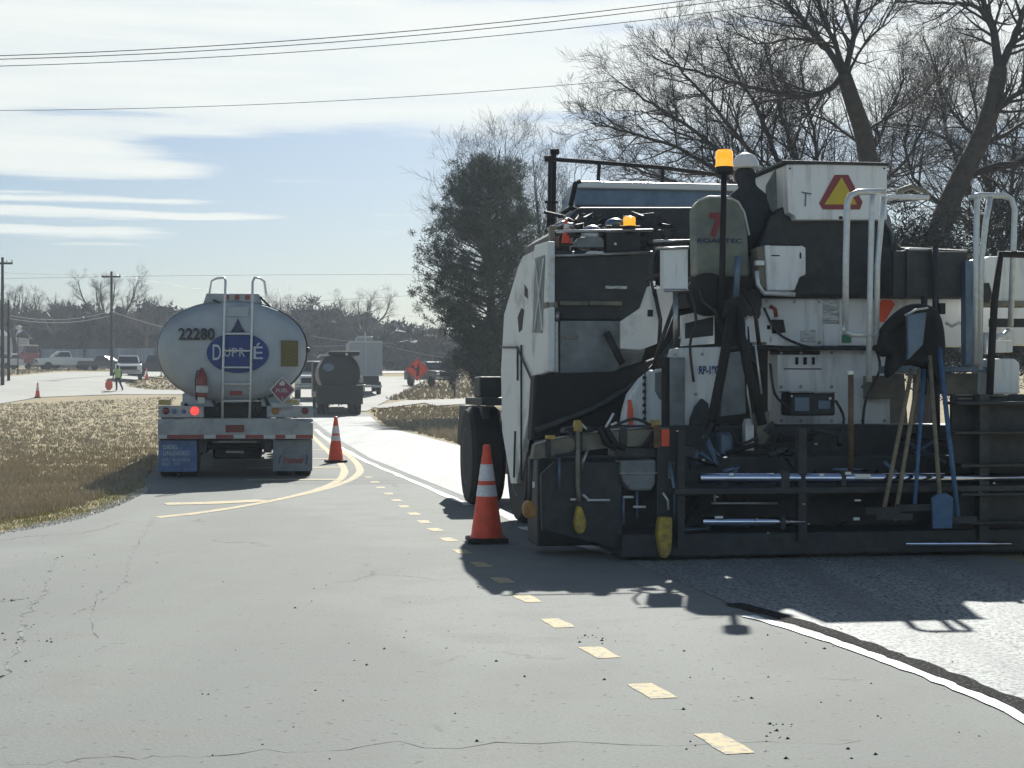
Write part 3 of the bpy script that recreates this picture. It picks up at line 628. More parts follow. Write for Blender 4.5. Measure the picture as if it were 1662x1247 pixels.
# leaf clump trees
def puff(mb, c, r, n, ln, wd):
    for _ in range(n):
        d = Vector((random.gauss(0,1), random.gauss(0,1), random.gauss(0,1)+.25)).normalized()
        p = c+d*r*random.random()**.6
        e = (d+Vector((random.gauss(0,.5), random.gauss(0,.5), random.gauss(0,.5)))).normalized()
        s = e.orthogonal().normalized()*wd; a = p-e*ln*.3
        k = len(mb.v); mb.v += [tuple(a-s), tuple(a+s), tuple(p+e*ln)]; mb.f.append((k, k+1, k+2))
def pine(px, D, prof, label, seed, npuff=620, leaves=46, rp=.34, m='pine', name='pine_tree', yoff=0, core=True):
    random.seed(seed); x0 = (px-CX)/F*D; z0 = h(x0, D)-.05
    e = empty(name, (x0,D,z0), 0, label, 'pine' if 'pine' in name else 'tree'); b = Vector((x0,D,z0))
    top = max(q[0] for q in prof); s = F/D
    zt = lambda py: CAMZ+(HY-py)/s-z0
    ztop = zt(prof[0][0])
    mt = MB(); mt.tube([(0,0,0),(.1,0,ztop*.4),(-.05,0,ztop*.95)], [.22,.16,.03], 8)
    mb = MB(); br = MB(); ys_ = [q[0] for q in prof]; centres = []
    for i in range(npuff//8):
        py = prof[0][0]+14+(prof[-1][0]-prof[0][0]-14)*random.random()
        l = lin([(q[0], q[1]) for q in prof], py); r_ = lin([(q[0], q[2]) for q in prof], py)
        a = random.uniform(0, 2*math.pi); rr = random.uniform(.35,1.0)**.5*random.uniform(.80,1.24)
        xl, xr = (l-px)/s, (r_-px)/s; cx, hw = (xl+xr)/2, (xr-xl)/2
        c = Vector((cx+hw*rr*math.cos(a), hw*.9*rr*math.sin(a), zt(py)+.05)); st = Vector((0,0,max(c.z-.5-rr*.9,.6)))
        br.tube([st, st.lerp(c,.6)-Vector((0,0,.12)), c], [.045,.028,.01], 4, cap=False)
        for q in range(8):
            t = random.uniform(.45,1.04); p_ = st.lerp(c,t)+Vector((random.gauss(0,.30), random.gauss(0,.30), random.gauss(0,.15)))
            puff(mb, p_, rp*random.uniform(.5,1.0), leaves, .15, .02)
    mt.build('trunk', 'bark', e, smooth=True); mb.build('crown', m, e); br.build('branches', 'bark', e)
    return e
pine(795, 75, [(240,782,826),(262,752,852),(300,726,866),(340,700,876),(400,676,885),(440,668,893),(480,682,896),(520,706,898),(560,735,898),(610,758,895)], 'broad dark pine tree standing left of the paver', 31, npuff=2300, leaves=42, rp=.36)
def leafy(px, pytop, pybot, D, wpx, label, seed, m='bush', npuff=200, name='evergreen_bush', cat='bush', leaves=50, rp=.5, ln=.16):
    random.seed(seed); x0 = (px-CX)/F*D; z0 = h(x0, D)-.05; s = F/D
    e = empty(name, (x0,D,z0), 0, label, cat); H = CAMZ+(HY-pytop)/s-z0; lowz = max(CAMZ+(HY-pybot)/s-z0, .3)
    mt = MB(); mt.tube([(0,0,0),(0.08,0,H*.5),(0,0,H*.85)], [.14,.1,.03], 7); mt.build('trunk', 'bark', e, smooth=True)
    mb = MB()
    for i in range(npuff):
        d = Vector((random.gauss(0,1), random.gauss(0,1), random.gauss(0,1))).normalized()*random.random()**.45
        q = 1+.3*noise.noise(d*2+Vector((seed,0,0)))
        c = Vector((d.x*wpx/s/2*q, d.y*wpx/s/2*q*.8, (H+lowz)/2+d.z*(H-lowz)/2*q))
        puff(mb, c, rp*random.uniform(.6,1.2), leaves, ln, ln*.16)
    mb.build('crown', m, e); return e
leafy(1500, 330, 640, 42, 210, 'dark evergreen behind the paver between the white handrails', 41, npuff=330)
leafy(1640, 300, 640, 46, 200, 'dark evergreen at the right edge behind the tall handrail', 42, npuff=330)
leafy(1330, 400, 640, 52, 260, 'dark evergreen mass behind the white triangle box', 43, npuff=300)
leafy(900, 330, 640, 86, 120, 'dark evergreen between the pine and the paver', 44, m='pine', npuff=260, name='evergreen_tree', cat='tree')
leafy(850, 380, 640, 92, 130, 'dense dark evergreen filling in behind the pine', 45, m='pine', npuff=260, name='evergreen_tree', cat='tree')
leafy(735, 566, 622, 112, 52, 'low leafy bush with pale blossom beyond the work sign', 46, m='farwood', npuff=90, name='bush', leaves=30, rp=.35)
leafy(500, 488, 600, 205, 62, 'round topped dark pine rising out of the far wood', 47, m='farwood', npuff=160, name='evergreen_tree', cat='tree', leaves=26, rp=1.0, ln=.6)
leafy(535, 489, 600, 212, 50, 'smaller round topped pine beside the far bare tree', 48, m='farwood', npuff=130, name='evergreen_tree', cat='tree', leaves=26, rp=1.0, ln=.6)
# far wood, one continuous mass
random.seed(51); mb = MB()
topc = [(-150,488),(0,487),(40,492),(70,500),(105,489),(150,492),(195,502),(235,494),(290,500),(340,505),(420,500),(470,497),(520,500),(560,508),(605,512),(640,524),(690,530),(760,540),(900,520),(1100,500),(1800,480)]
for i in range(330):
    px = random.uniform(-140, 1800); D = random.uniform(195, 250); s = F/D
    tp_ = lin(topc, px)+random.choice([0,0,4,10,20,32])+random.uniform(-2,8)
    x = (px-CX)/s; z0 = h(x, D)-.2; zt = CAMZ+(HY-tp_)/s; H = zt-z0
    if H < 2: continue
    r_ = random.uniform(2.2,3.8)
    mb.blob((x,D,z0+H*.48), 1.0, 8, (r_*.82, r_*.6, H*.46), .5)
    for _ in range(26):
        d = Vector((random.gauss(0,1), -abs(random.gauss(0,1)), random.gauss(0,1))).normalized()
        puff(mb, Vector((x+d.x*r_*.9, D+d.y*r_*.7, z0+H*.5+d.z*H*.5)), .8, 16, .42, .15)
o = mb.build('far_wood', 'farwood'); o['kind'] = 'stuff'; tag(o, 'far off dark evergreen wood along the horizon', 'wood')
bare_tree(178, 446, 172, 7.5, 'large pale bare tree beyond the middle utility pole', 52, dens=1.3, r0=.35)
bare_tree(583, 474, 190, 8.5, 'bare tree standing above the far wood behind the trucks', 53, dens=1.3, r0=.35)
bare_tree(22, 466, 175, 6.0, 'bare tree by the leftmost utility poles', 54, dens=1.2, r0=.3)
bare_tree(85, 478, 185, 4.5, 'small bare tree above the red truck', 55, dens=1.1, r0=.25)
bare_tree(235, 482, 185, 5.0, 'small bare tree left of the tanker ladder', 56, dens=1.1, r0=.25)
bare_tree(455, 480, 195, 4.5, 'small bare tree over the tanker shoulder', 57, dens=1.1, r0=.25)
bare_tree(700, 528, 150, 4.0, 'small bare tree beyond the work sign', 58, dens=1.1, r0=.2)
random.seed(60)
#@@PART2
# ------------------------------------------------------------------ things with a heading of their own
class Fr:
    squeeze = False
    """local frame: x to the right, y forward, z up; converts a seen point at a chosen depth into metres of the frame"""
    def __init__(s, X0, D0, slope): s.X0, s.D0 = X0, D0; s.yaw = math.atan(slope); s.c, s.s = math.cos(s.yaw), math.sin(s.yaw)
    def L(s, px, py, ly):
        if s.squeeze: ly = ly*0.62 if ly < 4 else 2.48+(ly-4)*1.3
        k = (px-CX)/F; lx = (s.X0-ly*s.s-k*(s.D0+ly*s.c))/(k*s.s-s.c)
        D = s.D0+lx*s.s+ly*s.c; return Vector((lx, ly, CAMZ+(HY-py)/F*D))
    def S(s, px, py, lx):
        k = (px-CX)/F; ly = (s.X0+lx*s.c-k*(s.D0+lx*s.s))/(s.s+k*s.c)
        D = s.D0+lx*s.s+ly*s.c; return Vector((lx, ly, CAMZ+(HY-py)/F*D))
    def world(s, v): return Vector((s.X0+v[0]*s.c-v[1]*s.s, s.D0+v[0]*s.s+v[1]*s.c, v[2]))
    def B(s, mb, x0, x1, y0, y1, ly, t):
        a = s.L(x0,(y0+y1)/2,ly); b = s.L(x1,(y0+y1)/2,ly); c = (x0+x1)/2
        mb.box(a.x, b.x, a.y, a.y+t, s.L(c,y1,ly).z, s.L(c,y0,ly).z); return mb
    def G(s, mb, pts, ly, t):
        q = [s.L(x,y,ly) for x, y in pts]; mb.prism([(v.x, v.z) for v in q], 'y', q[0].y, q[0].y+t); return mb
    def T(s, mb, pts, ly, r, k=7):
        """tube through (px,py) or (px,py,ly)"""
        mb.tube([s.L(p[0],p[1],p[2] if len(p) > 2 else ly) for p in pts], r, k); return mb
def part(fr, parent, name, m, rects=(), ly=0, t=.05, polys=(), tubes=(), r=.02, bevel=0.006, smooth=False, k=7):
    """every rectangle, outline or tube is a part of its own; the first one is returned"""
    first = None
    for kind, items in (('r', rects), ('p', polys), ('t', tubes)):
        for q in items:
            mb = MB()
            if kind == 'r': fr.B(mb, q[0], q[1], q[2], q[3], q[4] if len(q) > 4 else ly, q[5] if len(q) > 5 else t)
            elif kind == 'p': fr.G(mb, q, ly, t)
            else: fr.T(mb, q, ly, r, k)
            o = mb.build(name, m, parent, bevel=bevel if kind != 't' else 0, smooth=smooth or kind == 't'); first = first or o
    return first
def wheel(parent, c, R, wdt, axis='x', m='black', rimm='steel', seg=26, name='wheel'):
    mb = MB(); q = wdt/2
    mb.lathe(c, [(R*.55,-q),(R*.93,-q),(R,-q*.75),(R,q*.75),(R*.93,q),(R*.55,q)], axis, seg)
    wv = mb.build(name, m, parent, smooth='auto')
    mb = MB(); mb.lathe(c, [(R*.18,-q*.98),(R*.50,-q*.7),(R*.57,-q*1.01),(R*.57,q*1.01),(R*.50,q*.7),(R*.18,q*.98)], axis, seg)
    mb.build('rim', rimm, wv, smooth='auto'); return wv

# ------------------------------------------------------------------ fuel tanker
T = Fr(-4.60, 26.5, 0.150)
tk = empty('tanker_truck', (T.X0, T.D0, 0), T.yaw, 'silver fuel tanker truck seen from behind with ladder and number 22280', 'tanker truck')
cx_, cz_, a_, b_ = T.L(378,567,0).x, T.L(378,567,0).z, 1.235, .80
def lozenge(sx, sz, n=40):
    out = []
    for i in range(n):
        t = 2*math.pi*i/n; c, s_ = math.cos(t), math.sin(t)
        e = 0.93
        z = math.copysign(abs(s_)**e, s_)*b_*sz
        if s_ < 0: z *= 1.10
        out.append((cx_+math.copysign(abs(c)**e, c)*a_*sx, cz_+z))
    return out
def loft(mb, rings, cap=True):
    n = len(rings[0]); vs = [p for r in rings for p in r]
    fs = [(i*n+j, i*n+(j+1)%n, (i+1)*n+(j+1)%n, (i+1)*n+j) for i in range(len(rings)-1) for j in range(n)]
    if cap: fs += [tuple(range(n))[::-1], tuple(range((len(rings)-1)*n, len(rings)*n))]
    return mb.add(vs, fs)
mb = MB(); loft(mb, [[(x,y,z) for x, z in lozenge(s_,s_)] for y, s_ in ((.02,1.0),(3,1.0),(6,1.0),(10.4,1.0))]); mb.build('tank_shell', 'aluroll', tk, smooth='auto')
mb = MB(); loft(mb, [[(x,y,z) for x, z in lozenge(s_,s_)] for y, s_ in ((-.16,.05),(-.158,.3),(-.148,.6),(-.12,.85),(-.07,.965),(-.01,.99),(.015,.99))]); mb.build('tank_head', 'alu', tk, smooth=True)
mb = MB()
for i, y in enumerate((.0,)):
    lz = lozenge(.985,.985); ring = [Vector((x,y-.03,z)) for x, z in (lz[-7:]+lz[:7])]; mb.tube(ring, .014, 6)
ring = [Vector((x,-.0,z)) for x, z in lozenge(1.0,1.0)]; ring.append(ring[0]); mb2 = MB(); mb2.tube(ring, .010, 6, cap=False); mb2.build('head_flange', 'alubump', tk, smooth=True)
mb.build('head_seam', 'seam', tk, smooth=True)
mb = MB(); loft(mb, [[(cx_-.50+ (0 if z<.1 else .07),y,cz_+.70+z) if q==0 else ((cx_+.50-(0 if z<.1 else .07),y,cz_+.70+z)) for q, z in ((0,0),(1,0),(1,.22),(0,.22))] for y in (.0,10.2)])
ov = mb.build('overturn_box', 'alubump', tk, bevel=.01)
part(T, tk, 'marker_lamp', 'red', rects=[(366,372,479,486)], ly=-.03, t=.04)
part(T, tk, 'marker_lamp', 'red', rects=[(381,388,479,486)], ly=-.03, t=.04)
part(T, tk, 'marker_lamp', 'red', rects=[(398,405,479,486)], ly=-.03, t=.04)
part(T, tk, 'vent_hose', 'seam', tubes=[[(346,487),(356,492),(366,497)],[(422,482),(430,490),(438,498)]], ly=-.06, r=.02)
part(T, tk, 'manhole_plate', 'alu', polys=[[(366,498),(404,498),(404,514),(366,514)]], ly=-.17, t=.15)
# ladder
mb = MB()
T.T(mb, [(361,680,-.20),(362,600,-.24),(364,520,-.24),(366,456,-.20),(364,451,-.16),(352,452,-.05),(344,456,.05),(341,470,.2),(340,481,.3)], 0, .021)
mb.build('ladder_rail', 'galv', tk, smooth=True); mb = MB()
T.T(mb, [(405,680,-.20),(407,600,-.24),(409,520,-.24),(410,458,-.20),(413,451,-.16),(422,452,-.05),(429,457,.05),(431,470,.2),(432,481,.3)], 0, .021)
mb.build('ladder_rail', 'galv', tk, smooth=True)
for y_ in (542,569.5,596.5,623.5,651):
    mb = MB(); T.T(mb, [(362,y_),(408,y_)], -.24, .017); mb.build('ladder_rung', 'galv', tk, smooth=True)
text('fleet_number', '22280', 'blacklet', tk, T.L(320,543,0).x, -.19, T.L(320,543,0).z, 57/98, 19/98, bold=.02, depth=.03)
# blue oval emblem
mb = MB(); c = T.L(386,573,-.19); mb.lathe((0,0,0), [(1.0,0),(1.0,.03)], 'y', 40)
mb.v = [(c.x+v[0]*49.5/98, -.19+v[1], c.z+v[2]*32.5/98) for v in mb.v]; lg = mb.build('oval_emblem', 'logoblue', tk)
part(T, tk, 'emblem_peak', 'logonavy', polys=[[(374,539),(398,539),(392,530),(386,517),(380,530)]], ly=-.185, t=.03)
for ch, px, w_, h_ in (('D',352,13,25),('U',369,9,14),('P',381,9,14),('R',393,9,14),('\u00c9',419,15,26)):
    q = T.L(px, 572 if ch != '\u00c9' else 570, -.19); text('lettering', ch, 'lettersilver', lg, q.x, -.192, q.z, w_/98, h_/98, bold=.005, depth=.01)
gp_ = part(T, tk, 'placard', 'placardgold', rects=[(456,484,553,595)], ly=-.17, t=.02)
# hazard diamond
part(T, tk, 'hazard_placard_border', 'tapew', polys=[[(458,611),(480,633),(458,656),(437,633)]], ly=-.33, t=.015)
hz = part(T, tk, 'hazard_placard', 'hazred', polys=[[(458,614),(477,633),(458,653),(440,633)]], ly=-.338, t=.012)
q = T.L(458,634,-.34); text('lettering', 'FUEL', 'tapew', hz, q.x, -.342, q.z, .20, .06, bold=.01)
q = T.L(458,647,-.34); text('lettering', '3', 'tapew', hz, q.x, -.342, q.z, .035, .06)
part(T, hz, 'flame_symbol', 'tapew', polys=[[(454,626),(461,626),(463,622),(460,619),(459,616),(456,620),(453,622)]], ly=-.343, t=.003)
part(T, tk, 'placard_bracket', 'alubump', rects=[(440,474,654,662)], ly=-.3, t=.05)
for px_, in ((264,),(499,)):
    mb = MB(); q = T.L(px_, 568, -.03); mb.lathe((q.x,-.06,q.z), [(.038,0),(.045,.02),(.045,.1)], 'y', 14); mb.build('bump_stop', 'seam', tk, smooth='auto')
# extinguisher
mb = MB(); q = T.L(328, 612, -.25); mb.lathe((q.x,-.3,q.z-.35), [(.05,0),(.085,.03),(.085,.33),(.06,.42),(.03,.46),(.03,.5)], 'z', 16)
ex = mb.build('fire_extinguisher', 'extred', tk, smooth='auto')
part(T, ex, 'hose', 'hose', tubes=[[(330,600),(320,603),(317,618),(319,650)]], ly=-.32, r=.012)
part(T, ex, 'label_plate', 'tapew', rects=[(321,332,645,655)], ly=-.40, t=.01)
part(T, ex, 'bracket', 'steel', rects=[(318,338,626,638)], ly=-.395, t=.02)
# rear bolster under the tank
part(T, tk, 'rear_bolster', 'dark', rects=[(330,437,652,682)], ly=.15, t=.5)
part(T, tk, 'saddle', 'alu', polys=[[(296,640),(330,612),(352,650),(352,660),(296,662)],[(424,650),(436,612),(470,636),(472,660),(424,660)]], ly=.05, t=.4)
part(T, tk, 'hose_fitting', 'dark', tubes=[[(345,650),(352,662),(352,676)],[(420,650),(428,640),(434,655),(440,668)],[(300,655),(310,672)],[(412,664),(418,676)]], ly=-.02, r=.03)
part(T, tk, 'tow_lamp', 'red', rects=[(373,393,635,641)], ly=-.15, t=.04)
# lamp boxes
lb = part(T, tk, 'lamp_box', 'alubump', rects=[(257,331,659,678)], ly=-.12, t=.2)
rb = part(T, tk, 'lamp_box', 'alubump', rects=[(433,508,659,678)], ly=-.12, t=.2)
def lens(px, py, r, m, par, name='tail_lamp', ly=-.14):
    mb = MB(); q = T.L(px,py,ly); mb.lathe((q.x,ly,q.z), [(r*.4,-.015),(r*.85,-.01),(r,0),(r,.03)], 'y', 18); return mb.build(name, m, par, smooth=True)
lens(269,667,.058,'reddark',lb); lens(316,667,.070,'redlit',lb); lens(283,668,.04,'flapblue',lb,'lamp'); lens(298,668,.035,'flapblue',lb,'lamp')
lens(447,667,.062,'amberoff',rb); lens(495,667,.058,'reddark',rb)
part(T, tk, 'side_marker', 'tapew', rects=[(257,277,649,658)], ly=-.1, t=.1); part(T, tk, 'side_marker_lens', 'amberlens', rects=[(258,275,650,656)], ly=-.11, t=.02)
part(T, tk, 'side_marker', 'tapew', rects=[(463,486,649,658)], ly=-.1, t=.1); part(T, tk, 'side_marker_lens', 'amberlens', rects=[(465,483,650,656)], ly=-.11, t=.02)
# bumper
bp_ = part(T, tk, 'bumper', 'alubump', polys=[[(256,713),(508,713),(508,686),(492,684),(470,679),(300,679),(276,684),(256,690)]], ly=-.2, t=.12, bevel=.01)
part(T, tk, 'bumper_end', 'alu', rects=[(256,508,680,712)], ly=-.06, t=.3)
part(T, bp_, 'licence_plate', 'reddark', rects=[(366,396,690,702)], ly=-.215, t=.01)
mb = MB(); mw = MB()
for x0, x1 in ((271,331),(350,379),(398,428),(447,463),(480,508)): T.B(mb, x0, x1, 706, 712, -.21, .008)
for x0, x1 in ((256,271),(331,350),(379,398),(428,447),(463,480)): T.B(mw, x0, x1, 706, 712, -.21, .008)
mb.build('reflective_tape_red', 'tape', bp_); mw.build('reflective_tape_white', 'tapew', bp_)
# flaps
fl = part(T, tk, 'mud_flap', 'flapblue', rects=[(257,320,715,766)], ly=-.05, t=.015)
q = T.L(286,731,-.05); text('lettering', 'DIESEL\nUNLEADED', 'lettersilver', fl, q.x, -.055, q.z, .42, .17, bold=.01)
q = T.L(286,750,-.05); text('lettering', 'FUELS  BULK HAUL\nSINCE  1979', 'lettersilver', fl, q.x, -.055, q.z, .46, .12)
fr_ = part(T, tk, 'mud_flap', 'flapgrey', rects=[(443,507,714,765)], ly=-.05, t=.015)
q = T.L(476,747,-.05); text('lettering', 'Fruehauf', 'tape', fr_, q.x, -.055, q.z, .34, .11, bold=.02, shear=.2)
part(T, fr_, 'emblem_bracket', 'logonavy', tubes=[[(456,739),(453,746),(453,752)],[(498,738),(499,746),(496,754)]], ly=-.055, r=.008)
# running gear
for ly_ in (.60, 1.85):
    for px_ in (273, 304, 461, 492):
        q = T.L(px_, 740, .3); wheel(tk, (q.x, ly_, .52), .52, .27)
    mb = MB(); mb.tube([(T.L(275,740,.3).x, ly_, .52), (T.L(490,740,.3).x, ly_, .52)], .07, 10); mb.build('axle', 'dark', tk, smooth='auto')
for sx_ in (-1.0, .82):
    mb = MB(); mb.box(cx_+sx_, cx_+sx_+.2, 2.7, 8.6, .42, 1.25); mb.build('added_shade_box', 'alubump', tk, bevel=.03)  # unseen boxes, added so their shadow darkens the ground under the tank
part(T, tk, 'chassis_beam', 'dark', rects=[(322,336,700,735,0,9),(428,441,700,735,0,9)])
part(T, tk, 'cross_member', 'steel', tubes=[[(344,717),(425,717)],[(366,734),(396,734)]], ly=.1, r=.035)
part(T, tk, 'air_tank', 'dark', rects=[(345,425,722,745)], ly=.9, t=.4, bevel=.05)
part(T, tk, 'under_frame', 'dark', rects=[(330,440,690,718)], ly=.2, t=8.5)
# tractor unit ahead (mostly hidden)
mb = MB(); mb.box(cx_-1.1,cx_+.9,11.2,13.0,1.0,2.7); mb.box(cx_-1.0,cx_+.8,13.0,14.6,.9,2.0); mb.build('cab', 'cartwhite', tk, bevel=.12)
for sx_ in (-1.05, 1.05):
    for ly_ in (9.6, 10.9, 13.9): wheel(tk, (cx_+sx_, ly_, .52), .52, .32)
mb = MB(); mb.box(cx_-.45,cx_+.45,8.5,14.2,.75,1.05); mb.build('tractor_frame', 'dark', tk, bevel=.02)

# ------------------------------------------------------------------ asphalt paver
V = Fr(0.19, 13.05, 0.165); V.squeeze = True
pv = empty('asphalt_paver', (V.X0, V.D0, 0), V.yaw, 'large dirty white asphalt paver with black screed and triangle emblem standing on the fresh lane', 'paver')
def pp(name, m, **k): return part(V, k.pop('parent', pv), name, m, **k)
# left side bulwark, a flat wall running forward
LX = V.L(889,500,3.5).x
def side(name, m, pts, lx, t, parent=pv, bevel=.01):
    q = [V.S(x,y,lx) for x, y in pts]; mb = MB(); mb.prism([(v.y, v.z) for v in q], 'x', lx, lx+t); return mb.build(name, m, parent, bevel=bevel)
sp = side('side_bulwark', 'whiteworn', [(889,392),(868,398),(866,407),(848,416),(841,432),(818,510),(813,600),(815,700),(829,785),(838,785),(852,700),(862,655),(868,609),(889,604)], LX, .07)
side('side_hatch', 'greypanel', [(884,414),(868,420),(864,540),(880,541)], LX-.006, .008, sp, 0)
for a, b_2 in (((882,420),(867,536)),((869,424),(880,536))):
    p0, p1 = V.S(*a, LX-.02), V.S(*b_2, LX-.02); mb = MB(); mb.tube([p0, p1], .008, 5); mb.build('hatch_brace', 'whiteworn', sp)
for a in ([(846,500),(850,503),(847,535),(842,540),(840,515)], [(851,462),(856,470),(856,485),(851,480)]):
    side('side_slot', 'black', a, LX-.004, .006, sp, 0)
mb = MB()
for pts in ([(840,566),(840,618)],[(840,566),(866,624)],[(813,564),(840,564)],[(846,560),(846,780)],[(836,700),(834,775)]):
    mb.tube([V.S(x_,y_,LX-.02) for x_, y_ in pts], .012, 5)
mb.build('latch_rod', 'dark', sp)
side('side_bulwark', 'white', [(1700,392),(1660,392),(1600,520),(1590,700),(1640,760),(1700,760)], 4.35, .07) if False else None
mb = MB(); mb.prism([(3.5,1.55),(3.5,2.95),(5.2,2.95),(7.2,2.2),(7.2,.7),(5.0,.5)], 'x', 4.1, 4.17); mb.build('side_bulwark', 'whiteworn', pv, bevel=.01)
# tractor body core
mb = MB(); mb.box(LX+.12,4.05,3.0,5.1,.55,2.15); mb.build('tractor_body', 'dark', pv, bevel=.03)
mb = MB(); mb.box(LX+.5,3.7,5.11,8.6,.35,.8); mb.build('hopper_floor', 'dark', pv, bevel=.02)
for sgn, xx in ((1, LX+.1), (-1, 4.05)):
    mb = MB(); mb.prism([(6.9,.6),(6.9,1.25),(9.0,1.25),(9.3,.7)], 'x', xx-.05, xx+.05); mb.build('hopper_wing', 'dark', pv, bevel=.02)
for ly_, R_ in ((4.3,.70),):
    for xx in (LX+.28, 3.8): wheel(pv, (xx, ly_, R_), R_, .45)
for ly_ in (7.3,):
    for xx in (LX+.12, 3.8): wheel(pv, (xx, ly_, .62), .62, .42)
for xx in (LX+.02, 3.7):
    mb = MB(); mb.box(xx, xx+.35, 6.7, 8.2, 1.26, 1.36); mb.box(xx+.02, xx+.3, 7.0, 7.5, 1.36, 1.62); mb.build('front_fender', 'dark', pv, bevel=.02)
# dark engine room above, upper deck on the left
pp('upper_housing', 'dark', rects=[(893,1062,408,522)], ly=3.75, t=2.2, bevel=.03)
pp('walkway_strip', 'tan', rects=[(908,955,489,496),(957,1010,489,496)], ly=3.68, t=.08)
pp('walkway_strip', 'whitetag', rects=[(983,1018,464,469)], ly=3.7, t=.04)
pp('deck_edge', 'steel', tubes=[[(893,416),(1060,410)],[(903,376),(1060,374)],[(1060,392),(1125,391)]], ly=3.7, r=.015)
pp('side_cover', 'greypanel', rects=[(909,1004,521,606)], ly=3.6, t=.2)
pp('side_cover', 'greypanel', polys=[[(1000,521),(1062,521),(1050,560),(1040,590),(1000,606)]], ly=3.72, t=.15)
pp('cover_label', 'tan', rects=[(917,938,545,551)], ly=3.59, t=.01)
pp('vertical_pipe', 'galv', rects=[(890,899,524,606),(900,907,521,606)], ly=3.55, t=.09, bevel=.03)
pp('exhaust_tip', 'steel', tubes=[[(904,522),(904,506)]], ly=3.6, r=.03)
pp('deck_bracket', 'tan', rects=[(888,905,490,500)], ly=3.5, t=.2)
pp('conveyor_shroud', 'black', polys=[[(868,609),(1000,603),(1108,566),(1112,580),(1035,655),(1012,700),(862,716)]], ly=3.3, t=.25, bevel=.03)
pp('strap', 'dark', tubes=[[(870,700,3.2),(960,665,3.1),(1040,620,3.0),(1085,570,2.9)],[(984,540,3.5),(1010,590,3.4)],[(1060,600,2.9),(1100,548,2.6)]], ly=3, r=.035)
# items on the upper deck
pp('muffler', 'steel', tubes=[[(890,374),(912,364),(918,362)],[(915,365),(928,366),(934,377)]], ly=4.2, r=.03)
pp('intake_stack', 'tan', rects=[(893,901,366,404),(901,908,384,402)], ly=4.1, t=.1)
pp('engine_cover', 'dark', polys=[[(895,412),(895,380),(915,366),(936,376),(960,372),(1000,352),(1062,345),(1062,412)]], ly=4.6, t=1.6)
pp('deck_box', 'greypanel', polys=[[(936,402),(980,402),(980,390),(975,385),(942,385),(936,392)]], ly=3.9, t=.35)
mb = MB(); q = V.L(961,384,4.1); mb.blob(tuple(q), .115, 14); mb.build('rotary_screen', 'steel', pv, smooth=True)
mb = MB(); q = V.L(998,364,4.1); mb.blob(tuple(q), .10, 14, (1,1,.6)); mb.build('rotary_screen', 'bluesteel', pv, smooth=True)
pp('folded_sheet', 'tapew', polys=[[(948,413),(956,407),(980,408),(980,413)]], ly=3.6, t=.15)
pp('control_box', 'dark', rects=[(984,1040,366,410)], ly=3.95, t=.3)
pp('indicator', 'hat', rects=[(997,1001,394,398)], ly=3.94, t=.01)
def beacon(px0, px1, py0, py1, ly):
    mb = MB(); a = V.L(px0,py1,ly); b = V.L(px1,py0,ly); r_ = (b.x-a.x)/2; cx = (a.x+b.x)/2; H_ = b.z-a.z
    mb.lathe((cx,a.y,a.z), [(r_,0),(r_,H_*.10),(r_*.93,H_*.12),(r_*.93,H_*.45),(r_,H_*.48),(r_*.95,H_*.52),(r_*.93,H_*.9),(r_*.7,H_),(.01,H_)], 'z', 24)
    o = mb.build('beacon_lamp', 'beacon', pv, smooth='auto')
    mb = MB(); mb.lathe((cx,a.y,a.z-.07), [(r_*.7,0),(r_*.95,.02),(r_*.95,.07),(r_*.5,.072)], 'z', 20); mb.build('beacon_base', 'black', o, smooth='auto'); return o
beacon(1161,1190,244,271,2.0); beacon(1011,1032,352,367,3.9)
pp('beacon_post', 'black', tubes=[[(1175,278),(1172,450),(1170,520)]], ly=2.0, r=.028, k=10)
pp('sensor_mast', 'bluesteel', tubes=[[(1198,416),(1197,440),(1193,500)]], ly=1.9, r=.030)
# guard rail at the left rear of the roof
mb = MB()
V.T(mb, [(888,400,7.4),(892,330,7.4),(893,258,7.4),(889,255,7.4)], 0, .028); V.T(mb, [(896,400,7.5),(898,330,7.5),(899,245,7.5)], 0, .034)
V.T(mb, [(886,258,7.45),(960,263,7.6),(1074,272,7.8),(1160,283,8.0)], 0, .027)
V.T(mb, [(973,264,7.6),(970,310,7.6),(972,326,7.6),(980,332,7.6),(1058,344,7.7)], 0, .025)
V.T(mb, [(1076,273,7.8),(1073,330,7.8),(1070,345,7.8)], 0, .025); V.T(mb, [(884,258,7.45),(902,257,7.45)], 0, .04); V.T(mb, [(894,247,7.5),(907,246,7.5)], 0, .04)
V.T(mb, [(884,328,7.45),(905,328,7.45)], 0, .02)
mb.build('guard_rail', 'black', pv, smooth=True)
pp('conveyor_casing', 'dark', polys=[[(905,415),(905,372),(940,336),(1245,336),(1245,480),(1062,480),(1062,415)]], ly=5.6, t=.8, bevel=.03)
mb = MB(); a = V.L(934,296,6.6); b = V.L(1240,306,6.6); z1 = a.z; z0_ = V.L(934,334,6.6).z
mb.prism([(5.9,z0_),(5.9,z1-.02),(6.1,z1),(6.7,z1-.1),(6.7,z0_-.1)], 'x', a.x, b.x)
hd = mb.build('hopper_hood', 'bluesteel', pv, bevel=.02)
mb = MB(); mb.box(a.x-.02, b.x, 5.8, 5.88, z1-.07, z1+.01); mb.build('hood_lip', 'cartwhite', hd, bevel=.01)
mb = MB(); mb.box(a.x+.05, b.x-.1, 6.1, 6.6, 1.8, z0_-.02); mb.build('hood_support', 'dark', hd)
pp('hood_end_frame', 'black', tubes=[[(926,334),(934,298),(942,294)],[(905,352),(926,338),(950,345),(1000,350)]], ly=6.1, r=.03)
